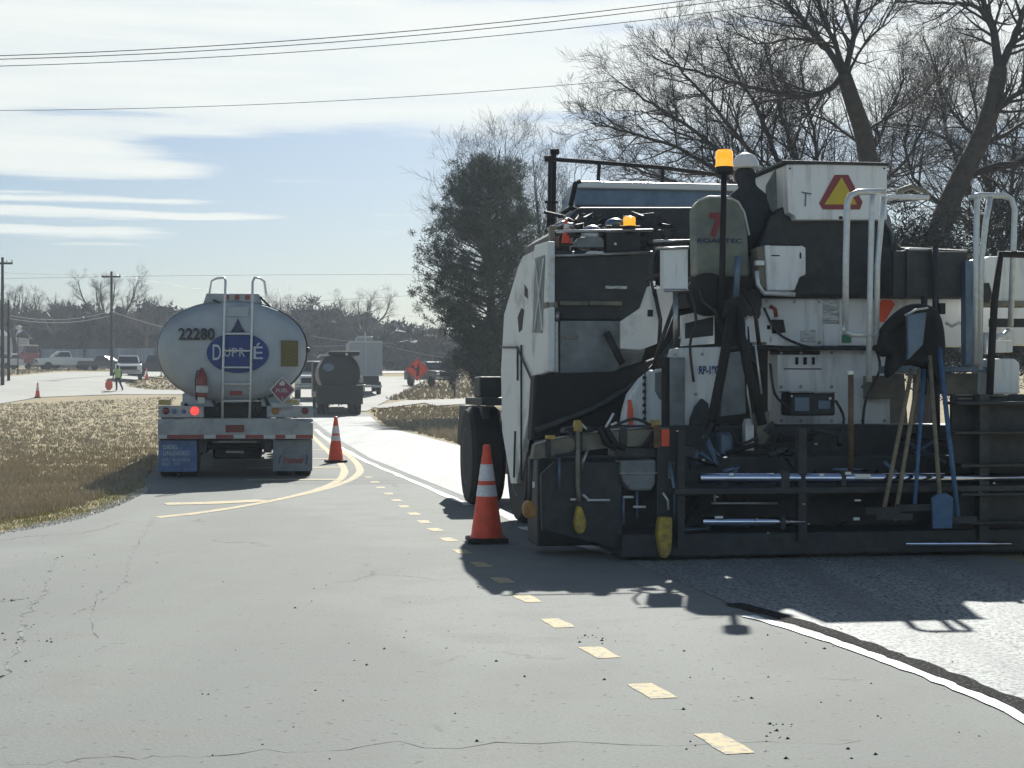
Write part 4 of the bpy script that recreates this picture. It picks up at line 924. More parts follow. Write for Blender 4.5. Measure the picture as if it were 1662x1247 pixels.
# operator seat seen from behind, large grey cover with red mark and blue band
st = pp('operator_seat', 'seat', polys=[[(1127,450),(1125,340),(1133,326),(1150,320),(1180,320),(1198,328),(1208,345),(1214,380),(1218,450)]], ly=2.3, t=.16, bevel=.03)
q = V.L(1163,366,2.3); text('seat_mark', '7', 'smvred', st, q.x, q.y-.004, q.z, .14, .23, bold=.05)
q = V.L(1168,391,2.3); text('seat_lettering', 'ROADTEC', 'logonavy', st, q.x, q.y-.004, q.z, .43, .042, bold=.02)
pp('seat_rim', 'tapew', tubes=[[(1133,326),(1150,320),(1182,320),(1198,328),(1208,345),(1216,382)]], ly=2.32, r=.012, parent=st)
pp('seat_pan', 'black', rects=[(1122,1222,450,470)], ly=2.2, t=.6)
pp('seat_stand', 'dark', rects=[(1150,1235,468,512)], ly=2.3, t=.4)
mb = MB(); q = V.L(1150,478,2.1); mb.lathe((q.x,q.y,q.z), [(.17,0),(.2,.02),(.2,.05),(.17,.07)], 'y', 22); mb.build('hand_wheel', 'black', pv, smooth='auto')
# second seat, light boxes
pp('control_console', 'white', rects=[(1078,1117,402,470)], ly=1.9, t=.16, bevel=.012)
pp('console_trim', 'steel', tubes=[[(1064,404),(1118,402)],[(1078,472),(1117,472)]], ly=1.88, r=.014)
pp('console_arm', 'steel', tubes=[[(1097,472),(1097,565)]], ly=1.95, r=.028)
pp('seat_box', 'white', polys=[[(1242,398),(1300,398),(1308,402),(1308,446),(1298,450),(1290,472),(1245,472)]], ly=2.1, t=.35, bevel=.012)
pp('seat_box_side', 'tan', polys=[[(1228,402),(1244,398),(1246,472),(1234,464)]], ly=2.14, t=.2)
pp('grab_knob', 'hat', rects=[(1227,1241,423,431)], ly=2.05, t=.06)
pp('seat_box_vent', 'black', rects=[(1252,1266,414,416),(1298,1301,410,420),(1250,1300,396,399)], ly=2.09, t=.01)
pp('roll_bar', 'galv', tubes=[[(1228,440),(1230,462),(1240,476),(1290,478)]], ly=2.0, r=.022)
# engine mass and its top box
pp('engine_hood', 'dark', polys=[[(1205,484),(1225,420),(1250,352),(1280,330),(1445,345),(1460,400),(1575,405),(1575,484)]], ly=2.6, t=2.6, bevel=.04)
pp('engine_side', 'dark', rects=[(1450,1570,408,482)], ly=1.75, t=.06)
tb = pp('top_box', 'white', polys=[[(1277,267),(1440,265),(1440,357),(1292,357),(1290,350),(1280,345)]], ly=2.4, t=1.0, bevel=.01)
pp('top_box_lip', 'dark', rects=[(1270,1444,262,267)], ly=2.36, t=1.06, parent=tb)
pp('top_box_gusset', 'greypanel', polys=[[(1245,300),(1262,272),(1277,268),(1277,350),(1262,352),(1245,335)]], ly=2.9, t=.05)
pp('box_strut', 'steel', tubes=[[(1262,300,3.6),(1275,295,3.1)],[(1240,410,3.2),(1262,352,3.4),(1270,340,3.4)],[(1247,300,3.6),(1247,345,3.6)]], ly=3.3, r=.02)
sm = pp('triangle_emblem', 'smvred', polys=[[(1330,330),(1336,340),(1396,340),(1400,328),(1377,284),(1355,284)]], ly=2.385, t=.01, bevel=0)
pp('triangle_centre', 'smvyel', polys=[[(1338,332),(1391,332),(1366,288)]], ly=2.378, t=.01, bevel=0, parent=sm)
pp('scratch_mark', 'bluesteel', tubes=[[(1301,312),(1317,315)],[(1308,313),(1307,335)]], ly=2.39, r=.006, parent=tb)
pp('box_bolt', 'black', rects=[(1362,1368,351,356),(1281,1284,272,275),(1434,1437,272,275)], ly=2.39, t=.01, parent=tb)
mb = MB(); q = V.L(1480,312,3.6); mb.lathe((q.x,q.y,q.z-.02), [(.17,-.04),(.17,.04)], 'y', 24)
pp('exhaust_stack', 'tan', tubes=[[(1454,322),(1460,310),(1480,303),(1500,310),(1507,322)]], ly=3.7, r=.03)
pp('roof_bar', 'galv', rects=[(1444,1509,316,323)], ly=3.65, t=.1)
pp('top_bracket', 'greypanel', polys=[[(1425,345),(1440,345),(1452,378),(1450,400),(1446,375)]], ly=2.5, t=.06)
pp('engine_grille', 'steel', rects=[(1474,1518,403,407)], ly=1.68, t=.1)
pp('engine_box', 'dark', polys=[[(1472,484),(1472,405),(1520,403),(1524,410),(1524,484)]], ly=1.7, t=.2)
# rear wall with panels
uw = pp('upper_wall', 'white', rects=[(1236,1336,484,562)], ly=2.75, t=.3, bevel=.01)
pp('upper_wall', 'whitetag', rects=[(1336,1362,484,525)], ly=2.74, t=.3, bevel=.01)
pp('upper_wall', 'white', rects=[(1362,1575,484,562),(1336,1362,525,562)], ly=2.76, t=.3, bevel=.01)
pp('wall_label', 'whitetag', rects=[(1300,1324,536,555)], ly=2.73, t=.01, parent=uw)
pp('sticker', 'green', rects=[(1367,1382,543,556)], ly=2.73, t=.01, parent=uw)
pp('wall_ledge', 'dark', rects=[(1196,1440,562,568)], ly=2.5, t=.5)
lw = pp('lower_wall', 'white', rects=[(1262,1445,568,690)], ly=2.7, t=.3, bevel=.01)
pp('lower_wall_seam', 'dark', rects=[(1272,1334,598,600),(1250,1331,569,576)], ly=2.69, t=.01, parent=lw)
pp('wall_knob', 'black', rects=[(1292,1296,580,592),(1305,1310,580,592),(1319,1323,580,592)], ly=2.66, t=.03, parent=lw)
pp('electric_box', 'white', polys=[[(1213,500),(1240,500),(1252,503),(1254,556),(1213,556)]], ly=2.4, t=.2, bevel=.01)
pp('box_latch', 'black', rects=[(1229,1233,508,517),(1245,1251,528,535),(1229,1233,543,551)], ly=2.39, t=.01)
pp('battery_box', 'black', polys=[[(1254,540),(1254,519),(1272,519),(1276,540)]], ly=2.4, t=.2)
pp('battery_box', 'white', polys=[[(1244,560),(1252,542),(1281,542),(1281,562)]], ly=2.4, t=.2)
pp('red_hose', 'tape', tubes=[[(1250,497),(1258,502),(1260,515)]], ly=2.4, r=.02)
pp('reflector_panel', 'signorange', polys=[[(1425,523),(1426,494),(1432,487),(1447,487),(1453,494),(1446,506),(1436,523)]], ly=2.5, t=.01, bevel=0)
pp('lower_box', 'tan', rects=[(1413,1446,610,648)], ly=2.4, t=.25)
# light panels with the model number
mp_ = pp('operator_panel', 'white', polys=[[(1098,565),(1172,563),(1170,600),(1148,690),(1090,720),(1088,600)]], ly=2.2, t=.25, bevel=.01)
q = V.L(1150,601,2.2); text('panel_lettering', 'RP-190', 'logoblue', mp_, q.x, q.y-.004, q.z, 32/172, 14/172, bold=.03)
pp('operator_panel', 'greypanel', polys=[[(1183,573),(1207,570),(1211,672),(1170,676),(1173,640)]], ly=2.15, t=.2)
pp('operator_panel', 'white', polys=[[(1108,512),(1160,500),(1160,558),(1108,562)]], ly=2.5, t=.1)
pp('panel_pocket', 'dark', polys=[[(1112,525),(1158,514),(1158,545),(1112,550)]], ly=2.49, t=.02)
pp('panel_column', 'greypanel', rects=[(1088,1112,580,722)], ly=2.05, t=.1)
pp('panel_column_frame', 'black', rects=[(1080,1088,580,716)], ly=2.1, t=.15)
pp('fender_panel', 'white', polys=[[(1012,695),(1016,668),(1024,640),(1044,614),(1062,600),(1082,598),(1082,695)]], ly=2.6, t=.2, bevel=.01)
pp('panel_recess', 'greypanel', polys=[[(1063,605),(1080,603),(1080,653),(1070,648),(1063,635)]], ly=2.59, t=.01)
mb = MB()
for i in range(16):
    q = V.L(1046+(i%2)*1.2, 602+i*5.6, 2.55); mb.lathe((q.x,q.y,q.z), [(.010,-.006),(.02,0),(.010,.006)], 'x' if i%2 else 'y', 8)
mb.build('chain', 'dark', pv)
pp('red_reflector', 'signorange', polys=[[(1019,650),(1024,648),(1028,665),(1028,692),(1021,692),(1019,675)]], ly=2.5, t=.02)
pp('dark_arch_plate', 'dark', polys=[[(1118,740),(1122,680),(1130,660),(1140,647),(1150,655),(1154,680),(1154,740)]], ly=2.1, t=.1)
pp('blotched_plate', 'whiteworn', polys=[[(1040,500),(1052,466),(1062,462),(1094,472),(1094,512),(1078,552),(1062,560),(1040,568),(1008,566),(1008,522)]], ly=3.0, t=.06)
pp('plate_hole', 'black', rects=[(1051,1060,503,514)], ly=2.99, t=.01)
pp('hydraulic_hose', 'hose', tubes=[[(1062,470,2.9),(1072,520,2.8),(1070,560,2.7)],[(1100,478,2.4),(1082,530,2.3),(1068,570,2.3),(1060,600,2.4)],[(1064,466,2.8),(1050,455,2.8),(1080,440,2.6),(1110,470,2.3)],[(1135,470,2.1),(1140,490,2.1),(1160,505,2.0),(1175,540,2.0)],[(1205,470,2.1),(1225,500,2.1),(1232,560,2.0)],[(1212,530,1.8),(1216,580,1.8),(1232,600,1.8)]], ly=2, r=.02)
pp('hose_clamp', 'hat', rects=[(1056,1064,456,464),(1060,1072,466,469),(1134,1150,478,486),(1134,1150,492,499)], ly=2.6, t=.03)
# black A-frame over the screed
pp('a_frame_leg', 'black', rects=(), tubes=[[(1190,498,1.5),(1172,600,1.3),(1152,700,1.2)]], r=.045, k=8)
pp('a_frame_leg', 'black', tubes=[[(1198,498,1.5),(1214,600,1.3),(1238,690,1.2)]], ly=1.4, r=.045, k=8)
pp('a_frame_head', 'black', polys=[[(1178,512),(1182,488),(1205,480),(1214,500),(1212,515)]], ly=1.45, t=.12)
pp('a_frame_rod', 'galv', tubes=[[(1211,520),(1214,640),(1222,690)],[(1226,560),(1236,640)]], ly=1.35, r=.010)
# shaded hydraulics between the wall and the screed
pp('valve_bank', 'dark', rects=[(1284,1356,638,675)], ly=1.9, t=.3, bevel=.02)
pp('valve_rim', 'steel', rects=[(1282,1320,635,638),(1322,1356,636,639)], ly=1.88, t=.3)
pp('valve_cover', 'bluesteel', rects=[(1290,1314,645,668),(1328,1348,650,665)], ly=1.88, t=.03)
pp('valve_cap', 'hat', rects=[(1284,1287,641,645),(1346,1350,645,649)], ly=1.87, t=.02)
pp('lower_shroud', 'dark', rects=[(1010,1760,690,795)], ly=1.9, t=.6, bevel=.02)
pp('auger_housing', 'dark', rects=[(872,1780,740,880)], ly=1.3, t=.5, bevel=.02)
pp('toolbox', 'tan', polys=[[(1228,700),(1232,672),(1250,668),(1250,720),(1232,722)]], ly=1.7, t=.2)
pp('small_tank', 'bluesteel', rects=[(1170,1192,702,742)], ly=1.6, t=.2, bevel=.03)
pp('clear_bottle', 'galv', polys=[[(1210,732),(1210,690),(1213,680),(1220,680),(1224,690),(1224,732)]], ly=1.55, t=.1)
# screed
sc_ = pp('screed_body', 'dark', rects=[(1010,1790,862,900)], ly=.3, t=.9, bevel=.02)
pp('screed_deck', 'dark', rects=[(1095,1780,790,800)], ly=.15, t=.9)
pp('screed_post', 'dark', rects=[(1100,1112,700,890),(1296,1310,695,880),(1590,1606,640,880)], ly=.2, t=.1)
pp('extension_tube', 'chrome', tubes=[[(1136,776),(1700,776)]], ly=.25, r=.042, k=14)
pp('extension_tube', 'chrome', tubes=[[(1140,847),(1305,847)]], ly=.25, r=.038, k=14)
pp('extension_tube', 'chrome', tubes=[[(1470,883),(1640,883)]], ly=.12, r=.02, k=10)
pp('guide_rod', 'steel', tubes=[[(1155,817),(1262,817)],[(1160,796),(1160,817)]], ly=.3, r=.010)
pp('rod_bracket', 'dark', rects=[(1268,1282,765,795),(1300,1308,768,792),(1366,1374,764,790),(1268,1276,840,860)], ly=.18, t=.15)
pp('rod_collar', 'hat', rects=[(1184,1191,768,773),(1330,1338,769,774),(1372,1382,766,771),(1388,1414,770,776),(1161,1174,838,842),(1388,1398,811,814),(1386,1396,840,845)], ly=.17, t=.03)
pp('crank_post', 'rust', tubes=[[(1381,608),(1381,765)]], ly=.5, r=.024, k=10)
pp('crank_knob', 'hat', rects=[(1377,1386,602,609)], ly=.47, t=.06)
pp('screed_end_gate', 'dark', polys=[[(880,862),(878,770),(900,750),(1010,750),(1010,895),(960,880)]], ly=.5, t=.06, bevel=.01)
# tan extension beam at the left end with hardware
bm_ = pp('extension_beam', 'tan', polys=[[(868,722),(905,712),(940,706),(1000,699),(1086,694),(1086,724),(1000,726),(920,736),(864,748)]], ly=.55, t=.14, bevel=.01)
pp('beam_lip', 'steel', tubes=[[(868,721),(905,711),(945,704),(1000,697),(1062,694)]], ly=.54, r=.010, parent=bm_)
pp('beam_cover', 'black', polys=[[(916,703),(918,695),(950,690),(968,694),(962,702),(930,706)]], ly=.45, t=.2, parent=bm_)
pp('beam_rib', 'dark', rects=[(1006,1018,695,727),(938,946,704,735),(886,894,708,742)], ly=.52, t=.05, parent=bm_)
pp('beam_bracket', 'black', tubes=[[(974,694),(984,720),(1000,728)],[(982,693),(1000,722),(1015,728)],[(1064,700),(1046,727)]], ly=.48, r=.028)
pp('lever', 'galv', tubes=[[(983,694),(989,684),(996,671)],[(992,690),(1001,686)],[(941,686),(952,697)]], ly=.45, r=.011)
pp('valve_handle', 'yellow', polys=[[(931,700),(934,683),(942,682),(946,690),(945,701)]], ly=.42, t=.08)
pp('hydraulic_fitting', 'yellow', rects=[(1058,1072,682,694),(888,902,707,713)], ly=.42, t=.1)
pp('lower_beam', 'dark', rects=[(998,1128,727,742)], ly=.5, t=.2)
pp('amber_reflector', 'signorange', rects=[(1074,1087,697,725)], ly=.38, t=.02)
pp('marker_post', 'rust', rects=[(1062,1073,690,728)], ly=.4, t=.08)
pp('grade_tank', 'greypanel', polys=[[(1008,748),(1065,746),(1065,768),(1064,786),(1058,797),(1024,797),(1012,782),(1008,768)]], ly=.4, t=.25, bevel=.02)
pp('tank_lip', 'steel', rects=[(1006,1067,767,770)], ly=.385, t=.02)
pp('tank_stem', 'bluesteel', tubes=[[(1034,797),(1034,842)],[(1012,806),(1012,852)],[(908,740),(908,795)]], ly=.45, r=.012)
pp('guide_bar', 'galv', tubes=[[(1012,807),(1028,807)],[(1028,823),(1048,823)],[(953,812),(990,812)],[(926,811),(935,811)],[(1076,800),(1084,812),(1085,828)],[(946,803),(955,811)]], ly=.4, r=.011)
pp('end_post', 'dark', rects=[(1066,1096,724,846)], ly=.42, t=.16)
pp('end_post_pipe', 'bluesteel', tubes=[[(1088,752),(1096,800),(1096,850)]], ly=.35, r=.02)
pp('end_post_plate', 'tan', rects=[(1086,1098,750,778)], ly=.36, t=.05)
pp('support_rod', 'tan', tubes=[[(938,700),(938,790),(941,815)]], ly=.4, r=.020)
pp('support_rod', 'dark', tubes=[[(863,745),(861,780),(860,815)],[(1080,846),(1080,870)]], ly=.42, r=.018)
pp('spring', 'steel', tubes=[[(954,728),(948,746),(945,760)]], ly=.42, r=.014)
pp('small_lamp', 'hat', rects=[(864,868,782,792)], ly=.4, t=.03)
# yellow ski feet
pp('ski_foot', 'amberoff', polys=[[(850,825),(853,816),(860,812),(867,815),(871,828),(868,842),(855,842),(851,835)]], ly=.35, t=.12, bevel=.02)
pp('ski_foot', 'yellow', polys=[[(933,848),(935,838),(938,822),(944,822),(950,838),(952,848),(950,862),(944,868),(938,866),(935,858)]], ly=.3, t=.1, bevel=.02)
pp('ski_foot', 'yellow', polys=[[(1068,872),(1070,848),(1072,840),(1092,840),(1092,870),(1090,895),(1084,906),(1077,908),(1072,895)]], ly=.15, t=.12, bevel=.02)
# steps at the right rear
for y_, a, b_2 in ((652,1552,1740),(700,1550,1740),(753,1560,1740),(800,1560,1740),(846,1560,1740)):
    mb = MB(); V.B(mb, a, b_2, y_, y_+5, .1, .28); mb.build('step', 'dark', pv, bevel=.006)
pp('step_backing', 'dark', rects=[(1545,1760,640,890)], ly=.45, t=.05)
pp('deck_grating', 'tan', rects=[(1552,1580,640,643),(1585,1600,641,644),(1610,1636,641,644),(1556,1580,646,649),(1585,1598,646,649)], ly=.4, t=.2)
pp('deck_box', 'white', polys=[[(1606,640),(1608,588),(1615,582),(1648,582),(1656,590),(1656,640)]], ly=1.2, t=.4, bevel=.02)
pp('deck_box', 'tan', rects=[(1530,1600,606,640)], ly=1.6, t=.3)
pp('deck_rail', 'bluesteel', rects=[(1530,1605,596,604)], ly=1.3, t=.06)
pp('upright', 'bluesteel', rects=[(1567,1579,423,594)], ly=1.6, t=.1)
pp('right_console', 'white', polys=[[(1598,420),(1606,416),(1680,416),(1680,490),(1602,490),(1597,450)]], ly=1.5, t=.4, bevel=.02)
pp('console_foot', 'tan', rects=[(1594,1690,490,496)], ly=1.45, t=.4)
pp('right_wall', 'white', rects=[(1575,1700,498,560)], ly=2.8, t=.3)
pp('right_wall_bar', 'dark', rects=[(1612,1700,517,531)], ly=1.9, t=.1)
pp('right_box', 'white', rects=[(1616,1644,553,572)], ly=2.0, t=.2)
pp('headrest', 'dark', polys=[[(1596,460),(1606,459),(1612,482),(1606,491),(1597,490)]], ly=1.4, t=.12)
pp('grip_tube', 'galv', tubes=[[(1618,548),(1630,545),(1638,536)],[(1600,540),(1600,575)]], ly=1.6, r=.03)
pp('dark_hand_rail', 'black', tubes=[[(1606,645),(1610,560),(1614,490),(1624,413),(1700,414)]], ly=.7, r=.034, k=8)
pp('white_hand_rail', 'galv', tubes=[[(1372,540),(1373,420),(1375,330),(1380,318),(1392,312),(1436,311)]], ly=.75, r=.028, k=10)
pp('white_hand_rail', 'galv', tubes=[[(1410,620),(1412,480),(1415,335),(1416,316)],[(1422,560),(1424,430),(1430,360),(1434,320)],[(1368,530),(1372,538),(1382,543),(1425,544)]], ly=.75, r=.026, k=10)
pp('white_hand_rail', 'galv', tubes=[[(1583,592),(1584,420),(1586,325),(1590,319)],[(1590,600),(1592,430),(1600,360),(1607,320)],[(1574,321),(1590,317),(1632,318),(1642,324),(1647,340),(1645,400),(1640,530)]], ly=.75, r=.026, k=10)
pp('mast', 'dark', tubes=[[(1500,640),(1500,480)],[(1521,700),(1519,560),(1518,400)]], ly=1.6, r=.03)
pp('parts_bag', 'black', rects=[(1526,1535,492,510)], ly=1.5, t=.05)
pp('cable_bundle', 'tapew', tubes=[[(1535,524),(1545,530),(1556,524),(1566,526)]], ly=2.4, r=.015)
pp('bench', 'bluesteel', rects=[(1446,1540,594,606)], ly=1.6, t=.3)
for px_, py_, l_ in [(x_, y_, 2.69) for x_ in (1268,1300,1350,1400,1436) for y_ in (573,628,683)]+[(x_, y_, 2.74) for x_ in (1245,1290,1330) for y_ in (490,556)]+[(1096,575,2.19),(1140,575,2.19),(1096,640,2.19),(1130,640,2.19)]:
    q = V.L(px_, py_, l_); mb = MB(); mb.lathe((q.x,q.y-.004,q.z), [(.012,0),(.016,.004),(.016,.012)], 'y', 8); mb.build('bolt_head', 'steel', pv)
for pts_, l_ in (([(1240,500),(1262,540),(1300,560),(1330,566)],2.3),([(1250,590),(1258,640),(1280,660)],2.0),([(1340,690),(1300,720),(1260,700),(1240,730)],1.6),([(1420,560),(1428,600),(1405,650),(1400,700)],2.3),([(1356,650),(1370,680),(1360,720)],1.8),
                 ([(1120,470),(1130,520),(1120,560),(1126,620)],2.0),([(1160,700),(1180,690),(1200,720),(1230,710)],1.5),([(920,700),(935,715),(930,735),(900,740)],.4),([(1000,690),(1030,680),(1060,692)],.45),([(1064,400),(1056,440),(1062,480)],2.2)):
    pp('grease_hose', 'hose', tubes=[catmull(pts_, 4)], ly=l_, r=.013)
# assorted dark hydraulics that fill the space under the deck
random.seed(5)
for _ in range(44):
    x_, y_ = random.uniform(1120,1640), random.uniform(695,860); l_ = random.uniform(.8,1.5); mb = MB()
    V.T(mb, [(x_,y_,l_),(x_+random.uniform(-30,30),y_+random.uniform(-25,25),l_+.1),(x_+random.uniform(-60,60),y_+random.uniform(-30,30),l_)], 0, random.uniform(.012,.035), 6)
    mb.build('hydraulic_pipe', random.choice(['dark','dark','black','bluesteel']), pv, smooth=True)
random.seed(6)
for _ in range(46):
    x_, y_ = random.uniform(905,1120), random.uniform(346,405); l_ = random.uniform(3.9,4.6); mb = MB()
    if _ % 2: V.T(mb, [(x_,y_,l_),(x_+random.uniform(-15,15),y_+random.uniform(-10,10),l_+.1),(x_+random.uniform(-30,30),y_+random.uniform(-10,10),l_)], 0, random.uniform(.012,.03), 6)
    else: V.B(mb, x_, x_+random.uniform(6,18), y_, y_+random.uniform(4,12), l_, .1)
    mb.build('engine_fitting', 'dark', pv)
random.seed(8)
for _ in range(12):
    x_, y_ = random.uniform(1130,1640), random.uniform(700,870); mb = MB(); V.B(mb, x_, x_+random.uniform(2,7), y_, y_+random.uniform(1.5,3), .14, .02); mb.build('bolt_plate', 'steel', pv)

# ------------------------------------------------------------------ shovels, rakes and jacket hung on the rear of the paver
def stick(name, m, a, b, r_, label, blade=None, grp='long handled tools leaning on the paver'):
    base = V.world(b); e = empty(name, tuple(base), V.yaw, label, name.split('_')[-1], grp); A = a-b
    mb = MB(); mb.tube([A, (0,0,.0)], r_, 8); mb.build('handle', m, e, smooth=True)
    if blade:
        mb = MB(); mb.prism([(-.095,.26),(-.03,.30),(.03,.30),(.095,.26),(.085,0),(-.085,0)] if blade == 'shovel' else [(-.16,.06),(.16,.06),(.16,-.0),(-.16,-.0)], 'y', -.015, .012)
        mb.build('blade', 'bluehandle' if blade == 'shovel' else 'dark', e, bevel=.004)
    return e
stick('hand_rake', 'wood', V.L(1480,600,.7), V.L(1433,835,-.05), .020, 'leftmost wooden handled rake leaning on the paver', 'rake')
stick('hand_rake', 'wood', V.L(1492,600,.68), V.L(1452,845,-.08), .020, 'wooden handled rake just beside the leftmost one', 'rake')
stick('hand_rake', 'bluehandle', V.L(1500,600,.66), V.L(1484,830,-.05), .018, 'dark slim tool handle between the wooden ones', 'rake')
stick('square_shovel', 'wood', V.L(1509,578,.66), V.L(1529,858,-.12), .020, 'wooden handled shovel with blue square blade leaning on the paver', 'shovel')
stick('hand_rake', 'bluehandle', V.L(1524,560,.66), V.L(1556,850,-.1), .022, 'blue handled tool right of the square shovel', 'rake')
# jacket
base = V.world(V.L(1475,560,.8)); jk = empty('work_jacket', tuple(base), V.yaw, 'black work jacket draped over the upright behind the tools', 'jacket')
def jl(px, py, ly): return V.L(px,py,ly)-V.L(1475,560,.8)
random.seed(9)
outl = [(1462,497),(1480,491),(1500,492),(1518,498),(1528,520),(1534,560),(1530,600),(1520,640),(1508,610),(1500,590),(1490,600),(1470,590),(1452,600),(1438,618),(1432,615),(1440,570),(1432,582),(1418,576),(1414,560),(1422,540),(1436,520)]
q = [jl(x,y,.8) for x, y in outl]; c0 = jl(1478,540,.8); rings = []
for yy, sc2 in ((-.02,.35),(-.14,.72),(-.10,.95),(0,1.0),(.08,.9)):
    rings.append([(c0.x+(p.x-c0.x)*sc2+random.uniform(-.012,.012), yy+random.uniform(-.02,.02), c0.z+(p.z-c0.z)*sc2+random.uniform(-.012,.012)) for p in q])
mb = MB(); loft(mb, rings); jb = mb.build('cloth', 'cloth', jk, smooth=True)
s_ = jb.modifiers.new('sub', 'SUBSURF'); s_.levels = 1; s_.render_levels = 2
mb = MB(); mb.prism([(jl(1463,512,.6).x, jl(1463,512,.6).z),(jl(1494,508,.6).x, jl(1494,508,.6).z),(jl(1488,560,.6).x,jl(1488,560,.6).z),(jl(1464,585,.6).x,jl(1464,585,.6).z)], 'y', -.26, -.2); mb.build('lining', 'bluesteel', jk, bevel=.01)
mb = MB(); mb.tube([Vector((p.x,-.24,p.z)) for p in (jl(1460,513,.6), jl(1478,504,.6), jl(1497,501,.6))], .010, 6); mb.build('reflective_strip', 'tapew', jk, smooth=True)

# ------------------------------------------------------------------ people
def figure(name, pts, edges, m, parent, sub=2):
    me = bpy.data.meshes.new(name); me.from_pydata([p[0] for p in pts], edges, []); me.materials.append(M[m])
    o = bpy.data.objects.new(name, me); COL.objects.link(o); o.parent = parent
    sk = o.modifiers.new('skin', 'SKIN'); sk.use_smooth_shade = True
    for i, p in enumerate(pts):
        r_ = p[1] if isinstance(p[1], tuple) else (p[1], p[1]); me.skin_vertices[0].data[i].radius = (r_[0]*1.22, r_[1]*1.22)
    me.skin_vertices[0].data[0].use_root = True
    s = o.modifiers.new('sub', 'SUBSURF'); s.levels = sub; s.render_levels = sub
    return o
# operator on the platform: dark clothes, pale brimmed hard hat, seen from behind turned left
ob = V.L(1222,400,2.9); op = empty('person', tuple(V.world(Vector((ob.x, ob.y, 2.5)))), V.yaw+.5, 'person in dark clothes and pale hard hat seated on the paver beside the beacon post', 'person')
Hs = ob.z-2.5
pts = [((0,0,Hs+.02),(.15,.12)),((0,.0,Hs+.22),(.15,.11)),((-.02,.02,Hs+.44),(.17,.10)),((-.03,.04,Hs+.56),.055),((-.05,.06,Hs+.66),(.085,.10)),((-.05,.05,Hs+.76),.08),
       ((-.19,.04,Hs+.45),.06),((-.24,.16,Hs+.22),.045),((-.2,.40,Hs+.16),.036),((-.19,.48,Hs+.17),.028),
       ((.16,.02,Hs+.45),.06),((.22,.14,Hs+.22),.045),((.14,.38,Hs+.16),.036),((.12,.46,Hs+.17),.028),
       ((-.11,.06,Hs),.085),((-.13,.45,Hs+.03),.065),((-.13,.48,.12),.045),((-.13,.60,.05),.04),
       ((.11,.06,Hs),.085),((.13,.45,Hs+.03),.065),((.13,.48,.12),.045),((.13,.60,.05),.04)]
M['jacketblue'] = mat('faded_navy_work_jacket', (0.035, 0.045, 0.06), 0.9, var=0.5, scale=6, bump=1.0, bscale=7)
figure('body', pts, [(0,1),(1,2),(2,3),(3,4),(4,5),(2,6),(6,7),(7,8),(8,9),(2,10),(10,11),(11,12),(12,13),(0,14),(14,15),(15,16),(16,17),(0,18),(18,19),(19,20),(20,21)], 'jacketblue', op)
mb = MB(); c = Vector((-.05,.05,Hs+.77)); mb.lathe(tuple(c-Vector((0,0,.03))), [(.165,0),(.17,.008),(.13,.03),(.122,.07),(.09,.12),(.04,.145),(.005,.15)], 'z', 22); mb.build('hard_hat', 'hat', op, smooth=True)
mb = MB(); mb.blob((-.05,.145,Hs+.67), .05, 10, (1.1,.8,1.4)); mb.build('face', 'skin', op, smooth=True)
# flagger walking on the side road with an orange paddle
fx, fy = (191-CX)/F*106, 106.0; fz = h(fx, fy)+.03
fg = empty('person', (fx,fy,fz), 0, 'flagger in green vest and white hard hat walking on the side road', 'person')
pts = [((0,0,.92),(.13,.10)),((.0,0,1.15),(.13,.10)),((.0,0,1.38),(.16,.10)),((0,0,1.50),.05),((-.01,0,1.60),(.08,.09)),((-.01,0,1.70),.075),
       ((-.17,0,1.38),.055),((-.25,-.05,1.12),.045),((-.27,-.12,.88),.035),((-.28,-.14,.80),.028),
       ((.17,0,1.38),.055),((.24,.05,1.12),.045),((.22,-.02,.88),.035),((.22,-.03,.80),.028),
       ((-.07,0,.86),.085),((-.07,-.05,.48),.06),((-.06,.0,.08),.045),((-.16,-.02,.04),.04),
       ((.07,0,.86),.085),((.18,.0,.48),.06),((.33,.03,.11),.045),((.25,.02,.04),.04)]
figure('body', pts, [(0,1),(1,2),(2,3),(3,4),(4,5),(2,6),(6,7),(7,8),(8,9),(2,10),(10,11),(11,12),(12,13),(0,14),(14,15),(15,16),(16,17),(0,18),(18,19),(19,20),(20,21)], 'cloth', fg)
mb = MB(); loft(mb, [[(math.cos(t*math.pi/8)*a_2, math.sin(t*math.pi/8)*b_3, z_) for t in range(16)] for z_, a_2, b_3 in ((.88,.20,.15),(1.1,.20,.15),(1.35,.235,.15),(1.46,.17,.12))]); mb.build('vest', 'vest', fg, smooth=True)
mb = MB()
for sx_ in (-1,1): mb.tube([(sx_*.09,-.16,.9),(sx_*.10,-.16,1.2),(sx_*.11,-.13,1.46)], .022, 6)
mb.build('vest_stripe', 'tapew', fg, smooth=True)
mb = MB(); mb.lathe((-.01,0,1.68), [(.15,0),(.15,.01),(.115,.03),(.10,.09),(.05,.13),(.005,.14)], 'z', 18); mb.build('hard_hat', 'hat', fg, smooth=True)
hp = Vector((fx-.30, fy-.17, fz+.80)); pd = empty('sign_paddle', tuple(hp), 0, 'orange stop and slow paddle held low by the flagger', 'sign paddle')
mb = MB(); mb.tube([(.04,0,.12),(-.05,0,-.05),(-.12,0,-.2)], .018, 8); mb.build('handle', 'wood', pd, smooth=True)
mb = MB(); mb.prism([(-.24+.31*math.cos(math.pi/8+i*math.pi/4)*.85, -.42+.36*math.sin(math.pi/8+i*math.pi/4)) for i in range(8)], 'y', -.01, .01); mb.build('panel', 'signorange', pd)

